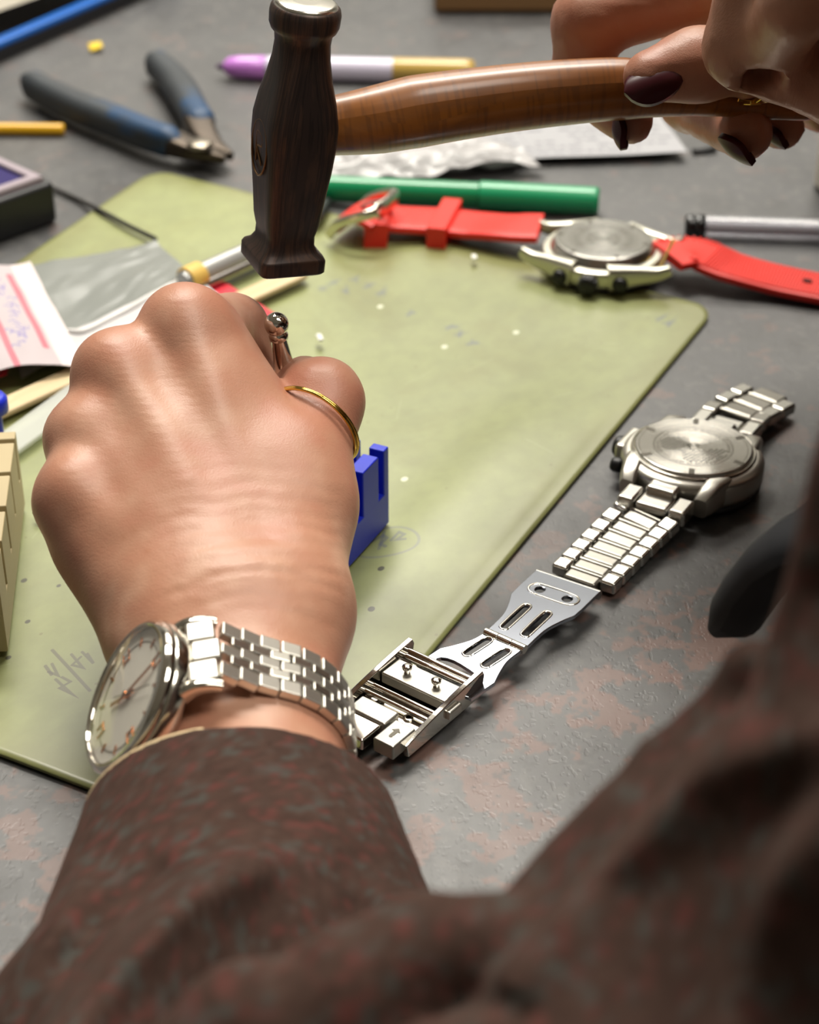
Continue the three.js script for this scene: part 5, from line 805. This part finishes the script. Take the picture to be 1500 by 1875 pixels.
// ---------------------------------------------------------------- pens, sticks, tubes
function rod(name, label, cat, a, b, pieces, group) {   // pieces: [part name, material, [[radius, share of length]...], label]
  const t = thing(name, label, cat, V((a.x + b.x) / 2, Math.min(a.y, b.y), (a.z + b.z) / 2), 0, group), L = a.distanceTo(b);
  for (const [n, m, prof, lab] of pieces) { const o = world(n, along(lathe(prof.map(([r, s]) => [Math.max(r, 0.00001), s * L]), 28), a, b), m, t); if (lab) o.userData.label = lab; }
  return t;
}
{
  const plastic = (c, r = 0.3) => pmat(c, r, 0, { clearcoat: 0.3, clearcoatRoughness: 0.2 });
  rod('felt_pen', 'green felt pen lying behind the red watch strap', 'pen', T(520, 341, 0.0056), T(1097, 368, 0.0056), [
    ['barrel', plastic(0x00804e), [[0, 0], [0.0045, 0], [0.0049, 0.01], [0.0049, 0.645], [0.0048, 0.65], [0, 0.65]]],
    ['cap', plastic(0x0a8a58), [[0, 0.62], [0.0052, 0.622], [0.0055, 0.63], [0.0051, 0.985], [0.0048, 1], [0, 1]]]]);
  rod('marker_pen', 'violet and white highlighter pen with a gold band lying at the back of the bench', 'pen', T(396, 122, 0.0053), T(872, 132, 0.0053), [
    ['nib', mat(0x4b2a55, 0.7), [[0, 0], [0.0010, 0.002], [0.0016, 0.035], [0.0022, 0.045], [0, 0.05]]],
    ['grip', plastic(0xc07ad0), [[0.0022, 0.03], [0.0042, 0.05], [0.0048, 0.09], [0.0051, 0.19], [0, 0.195]]],
    ['barrel', plastic(0xc9c3d6), [[0, 0.18], [0.0048, 0.185], [0.0053, 0.21], [0.0053, 0.69], [0, 0.69]]],
    ['gold_band', plastic(0xb99a4e), [[0, 0.68], [0.0055, 0.682], [0.0055, 0.96], [0.0051, 0.99], [0, 1]], 'gold coloured end']]);
  rod('ballpoint_pen', 'clear plastic ballpoint pen with a black end', 'pen', T(1254, 413, 0.0042), T(1790, 431, 0.0042), [
    ['end_plug', plastic(0x0d0d10), [[0, 0], [0.0036, 0.001], [0.0042, 0.01], [0.0042, 0.028], [0.0034, 0.032], [0.0034, 0.040], [0.0042, 0.044], [0.0042, 0.07], [0, 0.072]]],
    ['barrel', pmat(0xe8e8ec, 0.12, 0, { transmission: 0.75, thickness: 0 }), [[0, 0.065], [0.0039, 0.066], [0.0039, 0.9], [0.002, 1], [0, 1]]],
    ['ink_tube', mat(0x8d8d94, 0.4), [[0, 0.07], [0.0022, 0.071], [0.0022, 0.95], [0, 0.96]]]]);
  rod('pencil', 'thin yellow pencil end at the left edge of the bench', 'pencil', T(118, 237, 0.0026), T(-420, 232, 0.0026), [['shaft', plastic(0xd9a512), [[0, 0], [0.0020, 0.001], [0.0024, 0.01], [0.0024, 1], [0, 1]]]]);
  // glass tube with a strip of yellow tape
  rod('glass_tube', 'slim clear tube with a reflecting silver strip and a wrap of yellow tape', 'tube', T(500, 443, ONMAT + 0.0045), T(336, 517, ONMAT + 0.0045), [
    ['tube_wall', pmat(0xa8a8a6, 0.25, 0.3, { clearcoat: 1, clearcoatRoughness: 0.05 }), [[0, 0], [0.0034, 0.002], [0.0038, 0.01], [0.0038, 0.99], [0, 1]]],
    ['tape', mat(0xd6b158, 0.55), [[0.0038, 0.82], [0.0048, 0.82], [0.0048, 0.97], [0.0038, 0.97]], 'yellow tape']]);
  rod('steel_rod', 'thin steel rod lying beside the clear tube', 'rod', T(505, 462, ONMAT + 0.0022), T(355, 532, ONMAT + 0.0022), [['shaft', mat(0xb9b4b0, 0.2, 1), [[0, 0], [0.0016, 0.001], [0.0019, 0.01], [0.0019, 0.99], [0, 1]]]]);
}
function stick(label, c, th, m, name, cat) {   // c: corner line a->b, half width
  const [a, b, w] = c, L = a.distanceTo(b), s = [...stadium(L / 2, 0, L / 2 - w, w, 0, 12)];
  return worldThing(name, label, cat, xf(plate(s, th, { bevel: 0.0003 }), frame(a, b.clone().sub(a))), m);
}
{
  const wood = texture(512, 128, (u, v) => { const s = tfbm(v * 0.5, u * 0.06, 40, 4, 801); return mixc([0.56, 0.42, 0.23], [0.70, 0.57, 0.36], s).map((x) => Math.pow(x, 1 / 2.2)); }, { srgb: true, rx: 8, ry: 30 });
  stick('pale wooden stirring stick running under the hand across the mat', [T(558, 500, ONMAT + 0.0005), T(-60, 782, ONMAT + 0.0005), 0.0042], 0.0018, mat(0xffffff, 0.6, 0, { map: wood }), 'wooden_stick', 'stick');
  stick('red plastic strip lying under the wooden stick behind the hand', [T(372, 512, ONMAT), T(500, 592, ONMAT), 0.0045], 0.0004, mat(0xc71f33, 0.4), 'plastic_strip', 'strip');
  stick('clear plastic strip with a small blue mark, beside the beige holder', [T(262, 640, ONMAT + 0.0002), T(-90, 895, ONMAT + 0.0002), 0.0055], 0.0016, pmat(0xeef0ea, 0.14, 0, { transmission: 0.55, thickness: 0 }), 'plastic_strip', 'strip');
}
// ---------------------------------------------------------------- plastic bag with a paper label
{
  const bagM = pmat(0xeef0ee, 0.22, 0, { transmission: 0.62, thickness: 0, side: THREE.DoubleSide });
  const t = thing('plastic_bag', 'clear resealable plastic bag with a grey sheen lying on the green mat', 'bag', T(180, 560, ONMAT));
  const rr = rng(4), wave = (s, a) => (u, v) => a * (noise3(u * 5 + s, v * 5, s) * 0.7 + noise3(u * 13, v * 13 + s, 3) * 0.3);
  world('film', sheet([T(-20, 510, ONMAT + 0.0006), T(286, 446, ONMAT + 0.0006), T(345, 503, ONMAT + 0.0010), T(40, 700, ONMAT + 0.0006)], 0.00025, wave(1, 0.0022), 30, 30), pmat(0x9a9e99, 0.25, 0, { transmission: 0.35, thickness: 0 }), t);
  world('seal_strip', tube([T(345, 506, 0.0062), T(280, 540, 0.0066), T(200, 584, 0.0070), T(150, 606, 0.0068), T(120, 606, 0.0062)], 0.0010, 40, 8), pmat(0xf4f2f0, 0.3, 0, { transmission: 0.3, thickness: 0 }), t);
  world('flap', sheet([T(352, 514, 0.0055), T(400, 540, 0.0052), T(150, 690, 0.0052), T(60, 640, 0.0055)], 0.00025, wave(5, 0.0014), 30, 16), pmat(0xd2d0d0, 0.3, 0, { transmission: 0.15, thickness: 0 }), t);
  const lab = canvasTexture(1024, 768, (g, w, h) => {
    g.fillStyle = '#b3a8ab'; g.fillRect(0, 0, w, h); g.fillStyle = '#b86a76'; g.fillRect(0.46 * w, 0.3 * h, 0.05 * w, 0.7 * h); g.fillRect(0.74 * w, 0.1 * h, 0.05 * w, 0.75 * h); g.fillStyle = 'rgba(214,202,200,0.9)'; g.fillRect(0.82 * w, 0, 0.18 * w, h);
    g.strokeStyle = 'rgba(96,92,170,0.55)'; g.lineWidth = 7; const r = rng(17); for (let i = 0; i < 26; i++) { const x = (0.5 + 0.16 * r()) * w, y = (0.12 + 0.75 * r()) * h; g.beginPath(); g.moveTo(x, y); g.quadraticCurveTo(x + 30 * r(), y - 50 * r(), x + 50, y + 30 * (r() - 0.5)); g.quadraticCurveTo(x + 70, y + 40 * r(), x + 40 + 60 * r(), y - 20); g.stroke(); }
  }); lab.flipY = false;
  const bend = (u, v) => 0.003 + 0.0045 * Math.sin(Math.PI * clamp(u * 1.05, 0, 1)) * (0.6 + 0.4 * v) + 0.0015 * noise3(u * 6, v * 6, 9);
  worldThing('paper_label', 'white paper label with pink stripes and blue handwriting, curling over the plastic bag', 'label', sheet([T(-150, 545, ONMAT), T(58, 500, ONMAT), T(160, 692, ONMAT), T(-80, 730, ONMAT)], 0.0002, bend, 30, 30), mat(0xffffff, 0.6, 0, { map: lab }));
  worldThing('card', 'small red card corner at the left edge beside the wooden stick', 'card', sheet([T(-60, 690, ONMAT), T(20, 680, ONMAT), T(14, 700, ONMAT), T(-60, 712, ONMAT)], 0.0004, (u, v) => 0.0005 + 0.002 * u, 10, 6), mat(0xc92840, 0.5));
}
// ---------------------------------------------------------------- papers behind the pen
{
  const print = canvasTexture(1024, 512, (g, w, h) => { g.fillStyle = '#98989b'; g.fillRect(0, 0, w, h); const r = rng(31); g.fillStyle = 'rgba(90,90,96,0.55)'; for (let y = 0.12; y < 0.9; y += 0.11) { let x = 0.06; while (x < 0.92) { const l = 0.02 + 0.06 * r(); if (r() < 0.62) g.fillRect(x * w, y * h, l * w, 0.035 * h); x += l + 0.015; } } g.strokeStyle = 'rgba(110,110,116,0.5)'; g.lineWidth = 4; for (const x of [0.3, 0.62]) { g.beginPath(); g.moveTo(x * w, 0); g.lineTo(x * w, h); g.stroke(); } }); print.flipY = false;
  worldThing('paper_slip', 'printed grey paper slip under the hammer handle', 'paper', sheet([T(790, 222, 0.0008), T(1195, 200, 0.0008), T(1258, 292, 0.0008), T(870, 306, 0.0008)], 0.0002, (u, v) => 0.0008 + 0.003 * noise3(u * 3, v * 3, 2), 24, 16), mat(0xffffff, 0.6, 0, { map: print }));
  worldThing('plastic_bag', 'crumpled white plastic bag lying before the printed slip', 'bag', sheet([T(520, 282, 0.001), T(830, 248, 0.001), T(1000, 318, 0.001), T(560, 345, 0.001)], 0.00025, (u, v) => 0.001 + 0.010 * Math.abs(noise3(u * 4 + 9, v * 5, 4) - 0.5) + 0.003 * noise3(u * 15, v * 15, 7), 44, 34), pmat(0xb4b2b2, 0.28, 0, { transmission: 0.25, thickness: 0 }));
}
// ---------------------------------------------------------------- ink pad
{
  const c = T(102, 352, 0.012), X = T(-160, 232, 0.012).sub(T(92, 345, 0.012)).setY(0).normalize(), Z = X.clone().cross(V(0, 1, 0)).normalize(), t = thing('ink_pad', 'black ink pad box with a violet pad and pale rim at the left edge', 'ink pad', V(c.x, 0, c.z));
  const sgn = Z.z > 0 ? 1 : -1, Lx = 0.11, Wz = 0.070, M = basis(X, V(0, 1, 0), Z, V(c.x, 0, c.z)), mk = (n, g, m) => world(n, xf(g, M), m, t), mid = [Lx / 2, sgn * Wz / 2];
  mk('box', rbox(Lx, 0.016, Wz, 0.002, 3).translate(mid[0], 0.0082, mid[1]), mat(0x0d0f12, 0.4));
  const rimShape = new THREE.Shape([[0.003, 0.003], [Lx - 0.003, 0.003], [Lx - 0.003, Wz - 0.003], [0.003, Wz - 0.003]].map(([x, z]) => new THREE.Vector2(x, -sgn * z)));
  rimShape.holes.push(new THREE.Path([[0.0068, 0.0068], [Lx - 0.0068, 0.0068], [Lx - 0.0068, Wz - 0.0068], [0.0068, Wz - 0.0068]].map(([x, z]) => new THREE.Vector2(x, -sgn * z))));
  mk('rim', new THREE.ExtrudeGeometry(rimShape, { depth: 0.003, bevelEnabled: true, bevelThickness: 0.0004, bevelSize: 0.0004, bevelOffset: -0.0004, bevelSegments: 1 }).rotateX(-Math.PI / 2).translate(0, 0.0152, 0), mat(0x9b8f97, 0.4));
  mk('pad', rbox(Lx - 0.0132, 0.003, Wz - 0.0132, 0.0006).translate(mid[0], 0.0155, mid[1]), mat(0x1d0f55, 0.8));
  worldThing('thin_cord', 'thin dark cord running from the ink pad onto the green mat', 'cord', tube([T(96, 344, 0.0016), T(140, 364, 0.0014), T(188, 388, 0.0034), T(236, 414, 0.0042), T(286, 438, 0.0042)], 0.0009, 50, 8), mat(0x17120d, 0.7));
}
// ---------------------------------------------------------------- blue tray with a bag, back rail, bits
{
  const a = T(-40, 128, 0.0), b = T(262, -6, 0.0), X = b.clone().sub(a).setY(0).normalize(), Z = V(0, 1, 0).cross(X).normalize(), t = thing('parts_tray', 'dark parts tray with a bright blue rim at the far left of the bench', 'tray', a.clone().setY(0));
  const W = 0.16, L = 0.34, M = basis(X, V(0, 1, 0), X.clone().cross(V(0, 1, 0)), a.clone().addScaledVector(X, -0.06)), s = -1;
  const mk = (n, g, m) => world(n, xf(g, M), m, t), mB = pmat(0x0b57a8, 0.35), mD = mat(0x26262b, 0.6);
  mk('tray_floor', rbox(L, 0.002, W, 0.0008).translate(L / 2, 0.0012, s * W / 2), mD);
  for (const [x, z, w, d] of [[L / 2, 0.0, L, 0.003], [L / 2, s * W, L, 0.003], [0, s * W / 2, 0.003, W], [L, s * W / 2, 0.003, W]]) { mk('tray_wall', rbox(w, 0.006, d, 0.001).translate(x, 0.0035, z), mD); mk('rim', rbox(w + 0.004, 0.0036, d + 0.004, 0.0016, 3).translate(x, 0.0078, z), mB); }
  mk('corner_clip', rbox(0.010, 0.010, 0.012, 0.002, 3).translate(0.06 + 0.150, 0.011, s * 0.006), mB);
  worldThing('plastic_bag', 'pale crumpled plastic bag lying in the blue-rimmed tray', 'bag', sheet([T(-120, -60, 0.004), T(330, -120, 0.004), T(196, 2, 0.004), T(-60, 96, 0.004)], 0.0003, (u, v) => 0.013 + 0.026 * Math.sin(Math.PI * u) * Math.sin(Math.PI * v) + 0.016 * noise3(u * 5, v * 5, 8) * sstep(0, 0.1, Math.min(u, v, 1 - u, 1 - v)), 40, 40), pmat(0xd9d2c2, 0.3, 0, { transmission: 0.15, thickness: 0 }));
  worldThing('wooden_block', 'brown wooden block at the very back of the bench', 'block', rbox(0.09, 0.02, 0.04, 0.002).translate(...T(965, -38, 0.0105).toArray()), mat(0x7a5a35, 0.6));
  worldThing('paper_scrap', 'tiny yellow scrap on the bench above the blue handles', 'scrap', sheet([T(162, 84, 0.0002), T(184, 80, 0.0002), T(189, 95, 0.0002), T(166, 97, 0.0002)], 0.0008, (u, v) => 0.0004 + 0.0015 * u * v, 6, 6), mat(0xd9b92a, 0.6));
  worldThing('paper_scrap', 'tiny white scrap on the mat near the ball of the punch', 'scrap', xf(sweep([V(0, 0, 0), V(0.002, 0.0004, 0), V(0.0042, 0, 0)], () => [0.0009, 0.0004, 3], V(0, 1, 0), 10, 10), frame(T(583, 613, ONMAT + 0.0012), T(595, 638, ONMAT).sub(T(583, 613, ONMAT)))), mat(0xe9e9e4, 0.6));
  worldThing('paper_scrap', 'tiny white scrap on the mat below the red strap', 'scrap', xf(sweep([V(0, 0, 0), V(0.0015, 0.0003, 0), V(0.003, 0, 0)], () => [0.0009, 0.0005, 3], V(0, 1, 0), 10, 10), frame(T(867, 468, ONMAT + 0.001), T(873, 482, ONMAT).sub(T(867, 468, ONMAT)))), mat(0xe9e9e4, 0.6));
  worldThing('wire_end', 'short black wire end on the mat beside the little finger', 'wire', tube([T(62, 938, ONMAT + 0.001), T(78, 945, ONMAT + 0.001), T(110, 950, ONMAT + 0.001)], 0.0006, 20, 8), mBlack);
  worldThing('wire_end', 'short black wire end behind the middle finger at the slip', 'wire', tube([T(1268, 276, 0.0014), T(1290, 275, 0.0014), T(1312, 271, 0.0014)], 0.0014, 20, 8), mBlack);
  worldThing('spring_clip', 'small black clip on the mat just behind the hammer head', 'clip', sweep([T(566, 410, 0.004), T(576, 398, 0.006), T(588, 380, 0.005), T(594, 372, 0.003)], () => [0.003, 0.0022, 3], V(0, 1, 0), 14, 20), mat(0x1b1c1e, 0.4));
  const jar = thing('plastic_jar', 'white plastic jar at the right edge beyond the raised hand', 'jar', T(1548, 345, 0));
  part('body', lathe([[0, 0.0005], [0.0108, 0.0005], [0.012, 0.002], [0.012, 0.030], [0.0105, 0.032], [0, 0.032]], 32), mat(0xd8d2c6, 0.5), jar);
  part('lid', lathe([[0, 0.0315], [0.0125, 0.0315], [0.0128, 0.033], [0.0128, 0.041], [0.012, 0.042], [0, 0.042]], 32), mat(0xc8c2b6, 0.5), jar);
}
scene.traverse((o) => { if (o.isMesh) o.castShadow = o.receiveShadow = true; });
renderer.render(scene, camera);
